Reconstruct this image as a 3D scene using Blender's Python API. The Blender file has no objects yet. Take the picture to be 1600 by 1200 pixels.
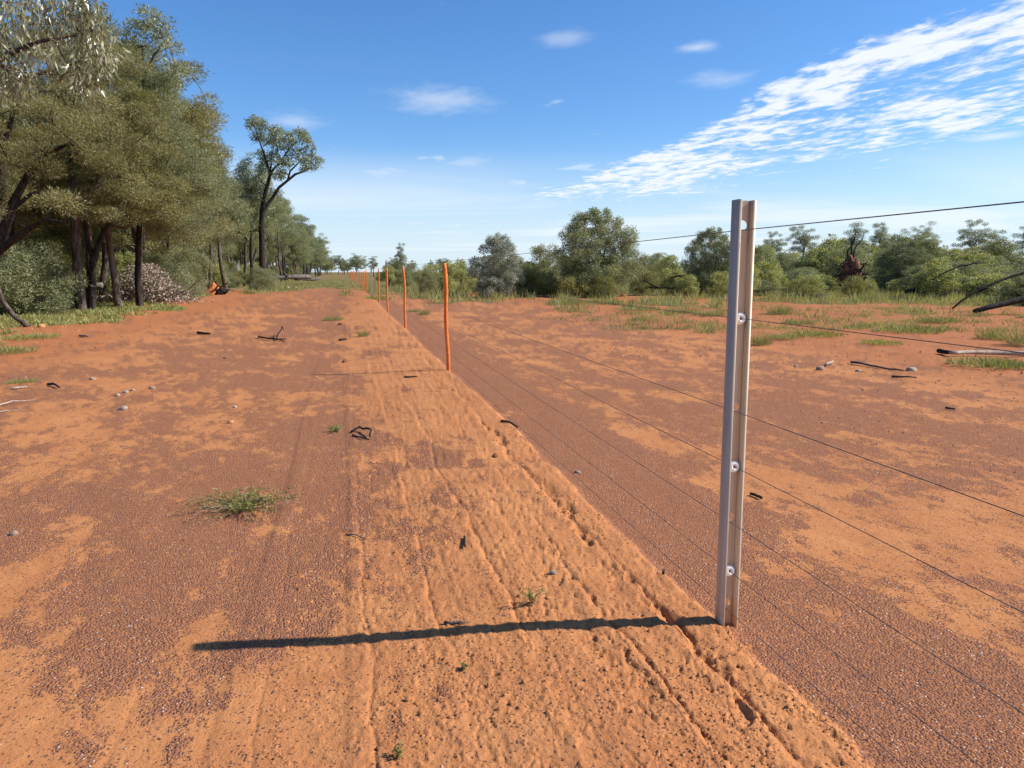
import bpy, math, random
import numpy as np
sc = bpy.context.scene
C = sc.collection

# ------------------------------------------------------------------ camera, sky, sun, exposure
FPX = 1200.0                                   # focal length in pixels of the 1600 px wide photo
PITCH = math.atan(175 / FPX)
YAW = math.radians(12.19)                      # the fence runs along +Y, the camera looks right of it
CAMH = 1.5
cam = bpy.data.cameras.new('camera')
cam.sensor_width = 36
cam.lens = 36 * FPX / 1600
cam.clip_start = 0.05
cam.clip_end = 9000
cam_ob = bpy.data.objects.new('camera', cam)
C.objects.link(cam_ob)
cam_ob.location = (0, 0, CAMH)
cam_ob.rotation_euler = (math.pi / 2 - PITCH, 0, -YAW)
sc.camera = cam_ob

SUN_EL = math.radians(39.4)
SUN_AZ = math.radians(98.8)                    # clockwise from +Y
sun = bpy.data.lights.new('sun', 'SUN')
sun.energy = 5.0
sun.angle = math.radians(0.5)
sun.color = (1.0, 0.955, 0.89)
sun_ob = bpy.data.objects.new('sun', sun)
C.objects.link(sun_ob)
sun_ob.rotation_euler = (math.pi / 2 - SUN_EL, 0, math.pi - SUN_AZ)

sc.view_settings.view_transform = 'Standard'
sc.view_settings.look = 'None'
sc.view_settings.exposure = 0.52
sc.view_settings.gamma = 1.0
sc.view_settings.use_curve_mapping = False


class NT:
    """small helper for node trees"""
    def __init__(s, tree):
        s.t = tree
        tree.nodes.clear()

    def n(s, typ, **kw):
        nd = s.t.nodes.new(typ)
        for k, v in kw.items():
            if k.startswith('i_'):
                key = k[2:]
                key = int(key) if key.isdigit() else key.replace('_', ' ')
                nd.inputs[key].default_value = v
            else:
                setattr(nd, k, v)
        return nd

    def l(s, a, b):
        s.t.links.new(a, b)

    def math(s, op, a, b=None, c=None, clamp=False):
        nd = s.t.nodes.new('ShaderNodeMath')
        nd.operation = op
        nd.use_clamp = clamp
        for i, v in enumerate((a, b, c)):
            if v is None:
                continue
            if isinstance(v, (int, float)):
                nd.inputs[i].default_value = v
            else:
                s.l(v, nd.inputs[i])
        return nd.outputs[0]

    def rng(s, v, a, b, c=0.0, d=1.0, smooth=True):
        nd = s.t.nodes.new('ShaderNodeMapRange')
        nd.interpolation_type = 'SMOOTHSTEP' if smooth else 'LINEAR'
        s.l(v, nd.inputs[0])
        for i, x in enumerate((a, b, c, d)):
            nd.inputs[i + 1].default_value = x
        return nd.outputs[0]

    def mix(s, f, a, b, blend='MIX'):
        nd = s.t.nodes.new('ShaderNodeMix')
        nd.data_type = 'RGBA'
        nd.blend_type = blend
        for sock, v in ((nd.inputs[0], f), (nd.inputs[6], a), (nd.inputs[7], b)):
            if isinstance(v, (int, float)):
                sock.default_value = v
            elif isinstance(v, tuple):
                sock.default_value = v if len(v) == 4 else v + (1,)
            else:
                s.l(v, sock)
        return nd.outputs[2]


def build_world():
    w = bpy.data.worlds.new('World')
    sc.world = w
    w.use_nodes = True
    g = NT(w.node_tree)
    out = g.n('ShaderNodeOutputWorld')
    bg = g.n('ShaderNodeBackground')
    bg.inputs[1].default_value = 0.096
    sky = g.n('ShaderNodeTexSky', sky_type='NISHITA', sun_disc=False)
    sky.sun_elevation = SUN_EL
    sky.sun_rotation = SUN_AZ
    sky.altitude = 200
    sky.air_density = 1.0
    sky.dust_density = 0.3
    sky.ozone_density = 2.0
    hs = g.n('ShaderNodeHueSaturation')
    hs.inputs['Saturation'].default_value = 1.14
    hs.inputs['Value'].default_value = 1.0
    g.l(g.mix(1.0, sky.outputs[0], (.84, .98, 1.20, 1), 'MULTIPLY'), hs.inputs['Color'])
    # clouds: a thin layer on a plane high overhead, sampled along the view direction
    tc = g.n('ShaderNodeTexCoord')
    sep = g.n('ShaderNodeSeparateXYZ')
    g.l(tc.outputs['Generated'], sep.inputs[0])
    z = g.math('MAXIMUM', sep.outputs[2], 0.012)
    px = g.math('DIVIDE', sep.outputs[0], z)
    py = g.math('DIVIDE', sep.outputs[1], z)
    cmb = g.n('ShaderNodeCombineXYZ')
    g.l(px, cmb.inputs[0])
    g.l(py, cmb.inputs[1])

    def noise(sx, sy, rot, detail, rough, loc=(0, 0, 0), dist=0.0):
        mp = g.n('ShaderNodeMapping')
        mp.inputs['Scale'].default_value = (sx, sy, 1)
        mp.inputs['Rotation'].default_value = (0, 0, rot)
        mp.inputs['Location'].default_value = loc
        g.l(cmb.outputs[0], mp.inputs[0])
        n = g.n('ShaderNodeTexNoise', noise_dimensions='2D')
        n.inputs['Scale'].default_value = 1
        n.inputs['Detail'].default_value = detail
        n.inputs['Roughness'].default_value = rough
        n.inputs['Distortion'].default_value = dist
        g.l(mp.outputs[0], n.inputs['Vector'])
        return n.outputs[0]
    # broad band of ribbed altocumulus on the right; its left edge follows x = 1.9..2.4
    bend = noise(0.5, 0.35, 0, 2, .5, (3.1, 1.7, 0))
    xb = g.math('ADD', px, g.math('MULTIPLY', g.math('SUBTRACT', bend, .5), 1.1))
    edge = g.rng(xb, 1.95, 2.6)
    far = g.rng(xb, 3.4, 6.2, 1.0, 0.25)
    ylim = g.rng(py, 9.0, 13.5, 1.0, 0.0)
    dens = g.math('MULTIPLY', g.math('MULTIPLY', edge, far), ylim)
    ribs = noise(3.3, 1.75, math.radians(24), 5, .62, (0.3, 0.9, 0), .25)
    lump = noise(1.1, .42, math.radians(8), 2, .5, (5.2, 2.2, 0))
    puff = noise(9.0, 5.0, math.radians(18), 3, .6, (2.2, 1.2, 0), .2)
    v = g.math('ADD', g.math('MULTIPLY', ribs, .42), g.math('MULTIPLY', lump, .24))
    v = g.math('ADD', v, g.math('MULTIPLY', puff, .34))
    spine = g.math('MULTIPLY', g.rng(xb, 2.1, 2.6), g.rng(xb, 2.9, 3.8, 1, 0))
    v = g.math('ADD', v, g.math('MULTIPLY', spine, .03))
    v = g.math('ADD', v, g.math('MULTIPLY', g.math('SUBTRACT', dens, 1.0), .34))
    band = g.rng(v, .43, .60)
    # a few soft single puffs over the rest of the sky
    p1 = noise(1.7, .9, .3, 3, .5, (3.7, 1.9, 0), .3)
    p2 = noise(.33, .25, 0, 1, .5, (1.4, 8.4, 0))
    pf = g.rng(g.math('ADD', g.math('MULTIPLY', p1, .75), g.math('MULTIPLY', p2, .25)), .64, .74, 0, .4)
    wob = g.math('MULTIPLY', g.math('SUBTRACT', noise(5.0, 3.2, .2, 4, .6, (1.1, 4.2, 0)), .5), 1.5)
    for cx, cy, rx, ry, a in ((.56, 4.72, .30, .38, .42), (.43, 8.15, .36, .55, .40), (1.13, 7.19, .24, .42, .34), (-.30, 5.55, .2, .36, .34),
                              (4.75, 5.04, .26, .26, .6), (.97, 3.37, .12, .15, .30), (1.59, 3.39, .09, .11, .60), (1.95, 3.9, .17, .18, .35)):
        ex = g.math('DIVIDE', g.math('SUBTRACT', px, cx), rx)
        ey = g.math('DIVIDE', g.math('SUBTRACT', py, cy), ry)
        e = g.math('SQRT', g.math('ADD', g.math('MULTIPLY', ex, ex), g.math('MULTIPLY', ey, ey)))
        pf = g.math('MAXIMUM', pf, g.rng(g.math('ADD', e, wob), 1.35, -.15, 0, a))
    # thin stretched veils low in the sky
    v1 = noise(.11, .16, .4, 4, .55, (2.9, 6.1, 0), .4)
    low = g.rng(sep.outputs[2], .02, .17, 1.0, 0.0)
    veil = g.math('MULTIPLY', g.rng(v1, .42, .66, 0, .75), low)
    m = g.math('MAXIMUM', g.math('MAXIMUM', band, pf), veil)
    m = g.math('MULTIPLY', m, g.rng(sep.outputs[2], .01, .05), clamp=True)
    m = g.math('MULTIPLY', m, .93)
    pale = g.mix(g.rng(sep.outputs[2], .0, .17, .85, 0.0), hs.outputs[0], (5.3, 6.4, 7.3, 1))
    col = g.mix(m, pale, (7.0, 7.3, 7.7, 1))
    g.l(col, bg.inputs[0])
    g.l(bg.outputs[0], out.inputs[0])


build_world()

# ------------------------------------------------------------------ geometry of the view (used to measure places)
_Fv = np.array([math.sin(YAW) * math.cos(PITCH), math.cos(YAW) * math.cos(PITCH), -math.sin(PITCH)])
_Rv = np.array([math.cos(YAW), -math.sin(YAW), 0.0])
_Uv = np.cross(_Rv, _Fv)


def gp(u, v, z=0.0):
    """ground point seen at a photo pixel"""
    d = _Fv * FPX + _Rv * (u - 800) + _Uv * (600 - v)
    t = (z - CAMH) / d[2]
    return np.array([d[0] * t, d[1] * t, z])


def at(u, d, v=425):
    """point d metres ahead in photo column u; z from the photo row"""
    k = FPX * math.cos(PITCH) + (600 - v) * math.sin(PITCH)
    zz = CAMH + d * ((600 - v) * math.cos(PITCH) - FPX * math.sin(PITCH)) / k
    lat = d * (u - 800) / k
    return np.array([d * math.sin(YAW) + lat * math.cos(YAW), d * math.cos(YAW) - lat * math.sin(YAW), zz])


# ------------------------------------------------------------------ noise
def _hash(ix, iy, seed):
    h = (ix.astype(np.int64) * 374761393 + iy.astype(np.int64) * 668265263 + seed * 1442695041) & 0xFFFFFFFF
    h = ((h ^ (h >> 13)) * 1274126177) & 0xFFFFFFFF
    h = h ^ (h >> 16)
    return (h & 0xFFFFFF) / float(0xFFFFFF)


def vn(x, y, seed=0):
    """value noise 0..1"""
    xf, yf = np.floor(x), np.floor(y)
    fx, fy = x - xf, y - yf
    fx = fx * fx * fx * (fx * (fx * 6 - 15) + 10)
    fy = fy * fy * fy * (fy * (fy * 6 - 15) + 10)
    a, b = _hash(xf, yf, seed), _hash(xf + 1, yf, seed)
    c, d = _hash(xf, yf + 1, seed), _hash(xf + 1, yf + 1, seed)
    return (a * (1 - fx) + b * fx) * (1 - fy) + (c * (1 - fx) + d * fx) * fy


def fbm(x, y, seed=0, octv=4, gain=.5):
    s, amp, tot = 0, 1.0, 0
    for i in range(octv):
        s = s + amp * vn(x, y, seed + i * 17)
        tot += amp
        amp *= gain
        x, y = 1.63 * x + 1.17 * y + 3.1, -1.17 * x + 1.63 * y + 7.7
    return s / tot


def ss(a, b, x):
    t = np.clip((x - a) / (b - a), 0, 1)
    return t * t * (3 - 2 * t)


# ------------------------------------------------------------------ ground shape
FX = 1.54                                      # the fence line
FURROWS = [(.05, .012, .016), (.36, .016, .014), (.66, .022, .016), (.84, .008, .012), (1.05, .026, .017),
           (1.27, .042, .022), (1.42, .016, .011), (-.32, .006, .02), (-.75, .005, .02)]


def berm_edge(y):
    return 1.50 + .05 * (fbm(y * 1.3, y * 0 + 2, 5, 3) - .5) * 2 + .05 * (fbm(y * 4, y * 0, 9, 4, .65) - .5)


def Hbase(x, y):
    """height of the ground without its fine grain (arrays)"""
    x = np.asarray(x, float)
    y = np.asarray(y, float)
    r = np.hypot(x, y)
    z = .05 * (fbm(x / 3.1, y / 5.0, 3, 2) - .5) + .16 * (fbm(x / 19, y / 23, 4, 2) - .5) * ss(8, 40, r)
    z = z + .5 * (fbm(x / 90, y / 110, 8, 2) - .5) * ss(50, 200, r)
    e = berm_edge(y)
    gap = 1 - .75 * np.exp(-((y - 5.75 - .08 * np.sin(x * 5)) / .22) ** 2)
    prof = ss(-.4, 1.05, x) * (1 - ss(e - .05, e + .05, x))
    z = z + .052 * prof * gap * (1 - ss(45, 70, y))
    # graded windrows: a rough low ridge left of the track and one on the right
    z = z + .10 * np.exp(-((x + 7.3 + .5 * (vn(y / 3, y * 0, 21) - .5)) / .7) ** 2) * fbm(x * 1.1, y * .8, 22, 3) * ss(6, 12, y)
    z = z + .07 * np.exp(-((x - 10.2 - 1.2 * (vn(y / 4, y * 0, 31) - .5)) / 1.1) ** 2) * fbm(x * .9, y * .7, 32, 3) * ss(5, 10, y)
    return z


def Hfine(x, y):
    e = berm_edge(y)
    near = 1 - ss(25, 60, np.hypot(x, y))
    berm = ss(-.5, .3, x) * (1 - ss(e - .01, e + .05, x))
    z = np.zeros_like(x)
    for i, (x0, dep, w) in enumerate(FURROWS):
        wob = .012 * (vn(y * 23, y * 0, 160 + i) - .5) + .045 * (fbm(y * .9, y * 0 + i, 40 + i, 3) - .5) * 2 + .018 * (vn(y * 7, y * 0, 60 + i) - .5)
        m = ss(.30, .62, fbm(y * .8, y * 0 + 3 * i, 70 + i, 3))
        dx = x - x0 - wob
        z = z - dep * (.04 + .46 * m) * np.exp(-(np.abs(dx) / (.5 * w * (.5 + .8 * vn(y * 11, y * 0, 130 + i)))) ** 1.5) + .20 * dep * np.exp(-((dx + 2.2 * w) / (2.2 * w)) ** 2)
    # crumbly broken stretch just inside the berm's edge
    cr = np.exp(-((x - 1.26 - .03 * np.sin(y * 3.1)) / .055) ** 2)
    z = z - .026 * cr * ss(.55, .75, fbm(x * 13, y * 7, 90, 3))
    cr2 = np.exp(-((x - .98) / .12) ** 2)
    z = z - .009 * cr2 * ss(.6, .75, fbm(x * 17, y * 9, 92, 3))
    lumps = fbm(x * 11, y * 8, 80, 4, .55) - .5
    rid = 1 - np.abs(2 * fbm(x * 7, y * 5, 84, 3, .5) - 1)
    z = z + berm * (.008 * lumps - .004 * ss(.93, 1.0, rid))
    z = z + berm * .007 * (fbm(x * 45, y * 38, 87, 3, .6) - .5)
    z = z + berm * .006 * ss(.58, .8, fbm(x * 34, y * 30, 81, 3, .6))
    z = z - berm * .010 * ss(.68, .80, fbm(x * 26, y * 22, 82, 3)) * ss(.4, .6, fbm(x * 3, y * 2, 83, 2))
    z = z + (1 - berm) * (.012 * (fbm(x * 5, y * 4, 85, 4, .6) - .5))
    z = z + .03 * np.exp(-(((x - FX) / .09) ** 2 + ((y - 2.80) / .10) ** 2)) * (.4 + fbm(x * 24, y * 20, 99, 3))
    # crumbs on the edge of the berm
    z = z + .025 * np.exp(-((x - e + .02) / .05) ** 2) * (fbm(x * 16, y * 12, 95, 3) - .35)
    # windrow roughness
    wl = np.exp(-((x + 7.3) / 1.1) ** 2) * ss(6, 12, y)
    wr = ss(8.0, 9.5, x) * ss(4, 8, y)
    z = z + (wl * .08 + wr * .05) * (fbm(x * 4, y * 3, 97, 4, .6) - .5)
    return z * near


def H(x, y):
    return float((Hbase(np.array([x]), np.array([y])) + Hfine(np.array([float(x)]), np.array([float(y)])))[0])


def lut(x, xs, ys):
    return np.interp(x, xs, ys)


def masks(x, y):
    """gravel cover, redness, green cover of the soil"""
    e = berm_edge(y)
    r = np.hypot(x, y)
    bias = lut(x, [-30, -9, -7.3, -6, -4.5, -3.4, -2.2, -1.2, -.5, -.15, .1, .45, 1.0, 1.48, 1.52, 1.6, 2.35, 2.7, 3.0, 3.5, 4.0, 5.2, 6.6, 7.6, 8.6, 10, 14, 40],
               [.12, .12, .2, .36, .48, .54, .56, .68, .74, .66, .46, .38, .26, .16, .3, .96, .95, .70, .34, .36, .66, .76, .74, .60, .40, .26, .22, .2])
    shift = (fbm(x * .0 + 1.3, y * .25, 51, 2) - .5) * .7
    inside = 1 - ss(e - .02, e + .03, x)
    bias = np.where(x > 2.3, lut(x + shift, [2.3, 2.5, 2.9, 3.4, 4.0, 5.2, 6.6, 7.6, 8.6, 10, 14, 40], [.84, .66, .47, .46, .56, .62, .60, .52, .42, .32, .26, .2]), bias)
    bias = np.where((x > 1.0) & (x < 2.3), .24 * inside + .86 * (1 - inside), bias)
    # near the camera the left side is mostly bare sand
    bias = bias - .34 * (1 - ss(3.2, 5.2, y)) * (1 - ss(-1.6, -.9, x)) - .22 * (1 - ss(2.4, 3.6, y)) * (x < 1.4)
    bias = bias + .30 * np.exp(-((y - 5.75) / .25) ** 2) * (x > .2) * (x < 1.6)
    n = .29 * fbm(x * 1.15 + .3 * y, y * .42 - .18 * x, 61, 3, .55) + .45 * fbm(x * 3.1 + .6 * y, y * 1.5 - .5 * x, 65, 5, .65) + .26 * fbm(x * 11, y * 6, 68, 4, .65)
    g = np.clip((n + (bias - .53) * .46 - .5) / .30 + .5, 0, 1)
    g = g * (1 - ss(70, 110, y))
    red = np.clip(ss(-3.5, -6.5, x) + ss(7.0, 9.5, x) + .8 * ss(20, 60, r) + .5 * (fbm(x / 4, y / 5, 71, 2) - .5), 0, 1)
    gr = fbm(x / 2.2, y / 2.8, 75, 4)
    lateral = x * math.cos(YAW) - y * math.sin(YAW)
    fwd = x * math.sin(YAW) + y * math.cos(YAW)
    start = np.where(x > FX, lut(lateral, [-12, -4, 4, 14, 22, 40], [38, 43, 40, 38, 31, 22]), 58.0)
    green = ss(0, 1, (fwd - start) / 11 + (gr - .5) * 6.0)
    green = np.maximum(green, ss(0, -1.4, x - lut(y, [12, 34, 40, 60], [-7.3, -6.6, -8.4, -9.0]) + (gr - .5) * 6) * ss(8, 14, y) * .9)
    green = np.maximum(green, ss(60, 95, fwd))
    green = green * (1 - .9 * np.exp(-((x + 2) / 2.6) ** 2) * ss(5, -25, fwd - 80))
    return g, red, np.clip(green, 0, 1)


# ------------------------------------------------------------------ mesh helpers
def mesh_np(name, V, Fs, attrs=None, smooth=False):
    """mesh from a vertex array and a list of face arrays of equal size each"""
    me = bpy.data.meshes.new(name)
    V = np.asarray(V, np.float32)
    Fs = [np.asarray(f, np.int32) for f in Fs if len(f)]
    me.vertices.add(len(V))
    me.vertices.foreach_set('co', V.ravel())
    loops = np.concatenate([f.ravel() for f in Fs])
    sizes = np.concatenate([np.full(len(f), f.shape[1], np.int32) for f in Fs])
    start = np.concatenate([[0], np.cumsum(sizes)[:-1]]).astype(np.int32)
    me.loops.add(len(loops))
    me.loops.foreach_set('vertex_index', loops)
    me.polygons.add(len(sizes))
    me.polygons.foreach_set('loop_start', start)
    if attrs:
        for k, a in attrs.items():
            me.attributes.new(k, 'FLOAT', 'POINT').data.foreach_set('value', np.asarray(a, np.float32))
    me.update(calc_edges=True)
    if smooth:
        me.shade_smooth()
    return me


class MB:
    """collects pieces into one mesh"""
    def __init__(s):
        s.V, s.Q, s.T, s.n, s.A = [], [], [], 0, []

    def add(s, V, Q=None, T=None, tint=.5):
        V = np.asarray(V, float).reshape(-1, 3)
        s.V.append(V)
        s.A.append(np.full(len(V), tint) if np.isscalar(tint) else np.asarray(tint))
        if Q is not None and len(Q):
            s.Q.append(np.asarray(Q) + s.n)
        if T is not None and len(T):
            s.T.append(np.asarray(T) + s.n)
        s.n += len(V)

    def tube(s, pts, rads, k=7, cap=True, tint=.5):
        pts = np.asarray(pts, float)
        n = len(pts)
        rads = np.broadcast_to(np.asarray(rads, float), (n,))
        tan = np.gradient(pts, axis=0)
        tan /= np.linalg.norm(tan, axis=1)[:, None] + 1e-9
        ref = np.array([0, 0, 1.0]) if abs(tan[0][2]) < .9 else np.array([1.0, 0, 0])
        a = np.arange(k) * 2 * math.pi / k
        V = []
        for i in range(n):
            sx = np.cross(tan[i], ref)
            sx /= np.linalg.norm(sx) + 1e-9
            sy = np.cross(sx, tan[i])
            ref = sy
            V.append(pts[i] + rads[i] * (np.cos(a)[:, None] * sx + np.sin(a)[:, None] * sy))
        V = np.concatenate(V)
        i, j = np.meshgrid(np.arange(n - 1), np.arange(k), indexing='ij')
        j2 = (j + 1) % k
        Q = np.stack([i * k + j, i * k + j2, (i + 1) * k + j2, (i + 1) * k + j], -1).reshape(-1, 4)
        T = []
        if cap:
            V = np.concatenate([V, pts[:1], pts[-1:]])
            for q in range(k):
                T.append((n * k, (q + 1) % k, q))
                T.append((n * k + 1, (n - 1) * k + q, (n - 1) * k + (q + 1) % k))
        s.add(V, Q, T, tint)

    def mesh(s, name, smooth=False):
        Fs = []
        if s.Q:
            Fs.append(np.concatenate(s.Q))
        if s.T:
            Fs.append(np.concatenate(s.T))
        return mesh_np(name, np.concatenate(s.V), Fs, {'tint': np.concatenate(s.A)}, smooth)


def obj(name, me, mat, parent=None, loc=None, rot=None):
    o = bpy.data.objects.new(name, me)
    C.objects.link(o)
    if mat and not me.materials:
        me.materials.append(mat)
    if parent:
        o.parent = parent
    if loc is not None:
        o.location = loc
    if rot is not None:
        o.rotation_euler = rot
    return o


def tag(o, label=None, cat=None, group=None, kind=None):
    if label:
        o['label'] = label
    if cat:
        o['category'] = cat
    if group:
        o['group'] = group
    if kind:
        o['kind'] = kind
    return o


def empty(name, loc, rz=0, label=None, cat=None, group=None):
    o = bpy.data.objects.new(name, None)
    C.objects.link(o)
    o.empty_display_size = .2
    o.location = loc
    o.rotation_euler = (0, 0, rz)
    return tag(o, label, cat, group)


def dup(root, kids, loc, rz, scale, label, group=None):
    r = root.copy()
    C.objects.link(r)
    r.location = loc
    r.rotation_euler = (0, 0, rz)
    r.scale = scale if isinstance(scale, tuple) else (scale,) * 3
    r['label'] = label
    if group:
        r['group'] = group
    elif 'group' in r:
        del r['group']
    for k in kids:
        c = k.copy()
        C.objects.link(c)
        c.parent = r
    return r


# ------------------------------------------------------------------ materials
def mat(name):
    m = bpy.data.materials.new(name)
    m.use_nodes = True
    g = NT(m.node_tree)
    out = g.n('ShaderNodeOutputMaterial')
    b = g.n('ShaderNodeBsdfPrincipled')
    g.l(b.outputs[0], out.inputs[0])
    return m, g, b, out


def tex_noise(g, vec, scale, detail=3, rough=.5, dist=0.0):
    n = g.n('ShaderNodeTexNoise')
    n.inputs['Scale'].default_value = scale
    n.inputs['Detail'].default_value = detail
    n.inputs['Roughness'].default_value = rough
    n.inputs['Distortion'].default_value = dist
    if vec is not None:
        g.l(vec, n.inputs['Vector'])
    return n.outputs[0]


def leaf_mat(name, c0, c1, trans=.3, rough=.5, spec=.3, c2=None):
    m, g, b, out = mat(name)
    at_ = g.n('ShaderNodeAttribute', attribute_name='tint')
    oi = g.n('ShaderNodeObjectInfo')
    f = g.math('ADD', at_.outputs['Fac'], g.math('MULTIPLY', g.math('SUBTRACT', oi.outputs['Random'], .5), .35), clamp=True)
    col = g.mix(f, c0, c1)
    if c2:
        col = g.mix(g.rng(at_.outputs['Fac'], .93, .99), col, c2)
    g.l(col, b.inputs['Base Color'])
    b.inputs['Roughness'].default_value = rough
    b.inputs['Specular IOR Level'].default_value = spec
    tr = g.n('ShaderNodeBsdfTranslucent')
    g.l(g.mix(1.0, col, (1.0, 1.0, .55, 1), 'MULTIPLY'), tr.inputs[0])
    mx = g.n('ShaderNodeMixShader')
    mx.inputs[0].default_value = trans
    g.l(b.outputs[0], mx.inputs[1])
    g.l(tr.outputs[0], mx.inputs[2])
    g.l(mx.outputs[0], out.inputs[0])
    return m


def bark_mat(name, c0, c1, scale=14, bump=.5):
    m, g, b, out = mat(name)
    tc = g.n('ShaderNodeTexCoord')
    mp = g.n('ShaderNodeMapping')
    mp.inputs['Scale'].default_value = (1, 1, .16)
    g.l(tc.outputs['Object'], mp.inputs[0])
    n = tex_noise(g, mp.outputs[0], scale, 5, .65, .4)
    n2 = tex_noise(g, tc.outputs['Object'], 1.3, 3)
    f = g.math('ADD', g.rng(n, .36, .64), g.math('MULTIPLY', g.math('SUBTRACT', n2, .5), .8), clamp=True)
    g.l(g.mix(f, c0, c1), b.inputs['Base Color'])
    b.inputs['Roughness'].default_value = .9
    b.inputs['Specular IOR Level'].default_value = .15
    bp = g.n('ShaderNodeBump')
    bp.inputs['Strength'].default_value = bump
    bp.inputs['Distance'].default_value = .04
    g.l(n, bp.inputs['Height'])
    g.l(bp.outputs[0], b.inputs['Normal'])
    return m


def plain_mat(name, c0, c1, scale=6, rough=.8, bump=.3, dist=.01, detail=4, spec=.3):
    m, g, b, out = mat(name)
    tc = g.n('ShaderNodeTexCoord')
    n = tex_noise(g, tc.outputs['Object'], scale, detail, .6)
    g.l(g.mix(g.rng(n, .35, .65), c0, c1), b.inputs['Base Color'])
    b.inputs['Roughness'].default_value = rough
    b.inputs['Specular IOR Level'].default_value = spec
    bp = g.n('ShaderNodeBump')
    bp.inputs['Strength'].default_value = bump
    bp.inputs['Distance'].default_value = dist
    g.l(n, bp.inputs['Height'])
    g.l(bp.outputs[0], b.inputs['Normal'])
    return m


SAND = (.505, .214, .080)
SAND2 = (.425, .166, .063)
RED = (.39, .145, .056)


def ground_mat():
    m, g, b, out = mat('soil')
    geo = g.n('ShaderNodeNewGeometry')
    P = geo.outputs['Position']

    def A(n):
        return g.n('ShaderNodeAttribute', attribute_name=n).outputs['Fac']
    n_big = tex_noise(g, P, 1.7, 4, .6)
    n_mid = tex_noise(g, P, 14, 5, .65)
    n_fine = tex_noise(g, P, 95, 4, .7)
    sand = g.mix(g.rng(n_big, .3, .7), SAND, SAND2)
    sand = g.mix(A('red'), sand, g.mix(n_big, RED, (.335, .118, .048)))
    sand = g.mix(g.math('MULTIPLY', g.rng(n_mid, .40, .70), .35), sand, (.51, .238, .100))
    sand = g.mix(g.math('MULTIPLY', g.rng(n_fine, .50, .76), .45), sand, (.26, .085, .032))
    # stray dark grains on the sand
    vo = g.n('ShaderNodeTexVoronoi')
    vo.inputs['Scale'].default_value = 62
    g.l(P, vo.inputs['Vector'])
    sp = g.n('ShaderNodeSeparateColor')
    g.l(vo.outputs['Color'], sp.inputs[0])
    stray = g.math('MULTIPLY', g.rng(vo.outputs['Distance'], .42, .25), g.rng(sp.outputs[0], .70, .76))
    stray = g.math('MULTIPLY', stray, g.rng(n_mid, .42, .56))
    sand = g.mix(stray, sand, (.13, .055, .035))
    # gravel: each grain its own tone
    vg = g.n('ShaderNodeTexVoronoi')
    vg.inputs['Scale'].default_value = 104
    g.l(P, vg.inputs['Vector'])
    sg = g.n('ShaderNodeSeparateColor')
    g.l(vg.outputs['Color'], sg.inputs[0])
    grain = g.mix(sg.outputs[0], (.145, .066, .048), (.320, .143, .096))
    grain = g.mix(g.rng(sg.outputs[1], .66, .76), grain, (.39, .168, .077))
    grain = g.mix(g.rng(sg.outputs[2], .975, .98), grain, (.60, .45, .34))
    grain = g.mix(g.rng(vg.outputs['Distance'], .35, .62), grain, (.33, .134, .058))
    mp = g.n('ShaderNodeMapping')
    mp.inputs['Scale'].default_value = (1.6, .8, 1)
    mp.inputs['Rotation'].default_value = (0, 0, .35)
    g.l(P, mp.inputs[0])
    n_str = tex_noise(g, mp.outputs[0], 6.5, 7, .72, .3)
    gm = g.math('ADD', A('gravel'), g.math('MULTIPLY', g.math('SUBTRACT', n_str, .5), 1.75))
    gm = g.math('ADD', gm, g.math('MULTIPLY', g.math('SUBTRACT', n_mid, .5), .5))
    cover = g.rng(gm, .24, .72, .055, .96)              # share of grains lying on the sand
    pick = g.math('FRACT', g.math('ADD', g.math('MULTIPLY', sg.outputs[0], 13.7), g.math('MULTIPLY', sg.outputs[1], 7.3)))
    gm = g.rng(g.math('SUBTRACT', cover, pick), -.06, .06)
    col = g.mix(gm, sand, grain)
    # thin ground cover and litter far away
    gv = A('green')
    n_g = tex_noise(g, P, .9, 5, .7)
    gf = g.rng(g.math('ADD', gv, g.math('SUBTRACT', n_g, .5)), .35, .75)
    col = g.mix(g.math('MULTIPLY', gf, .8), col, g.mix(tex_noise(g, P, 3.3, 3), (.115, .115, .036), (.17, .15, .06)))
    g.l(col, b.inputs['Base Color'])
    b.inputs['Roughness'].default_value = .95
    b.inputs['Specular IOR Level'].default_value = .08
    hh = g.math('ADD', g.math('MULTIPLY', n_mid, .55), g.math('MULTIPLY', n_fine, .30))
    gh = g.math('MULTIPLY', g.math('MULTIPLY', g.math('SUBTRACT', .6, vg.outputs['Distance']), gm), .55)
    hh = g.math('ADD', hh, gh)
    bp = g.n('ShaderNodeBump')
    bp.inputs['Strength'].default_value = .9
    bp.inputs['Distance'].default_value = .020
    g.l(hh, bp.inputs['Height'])
    g.l(bp.outputs[0], b.inputs['Normal'])
    return m


M_SOIL = ground_mat()


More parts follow.
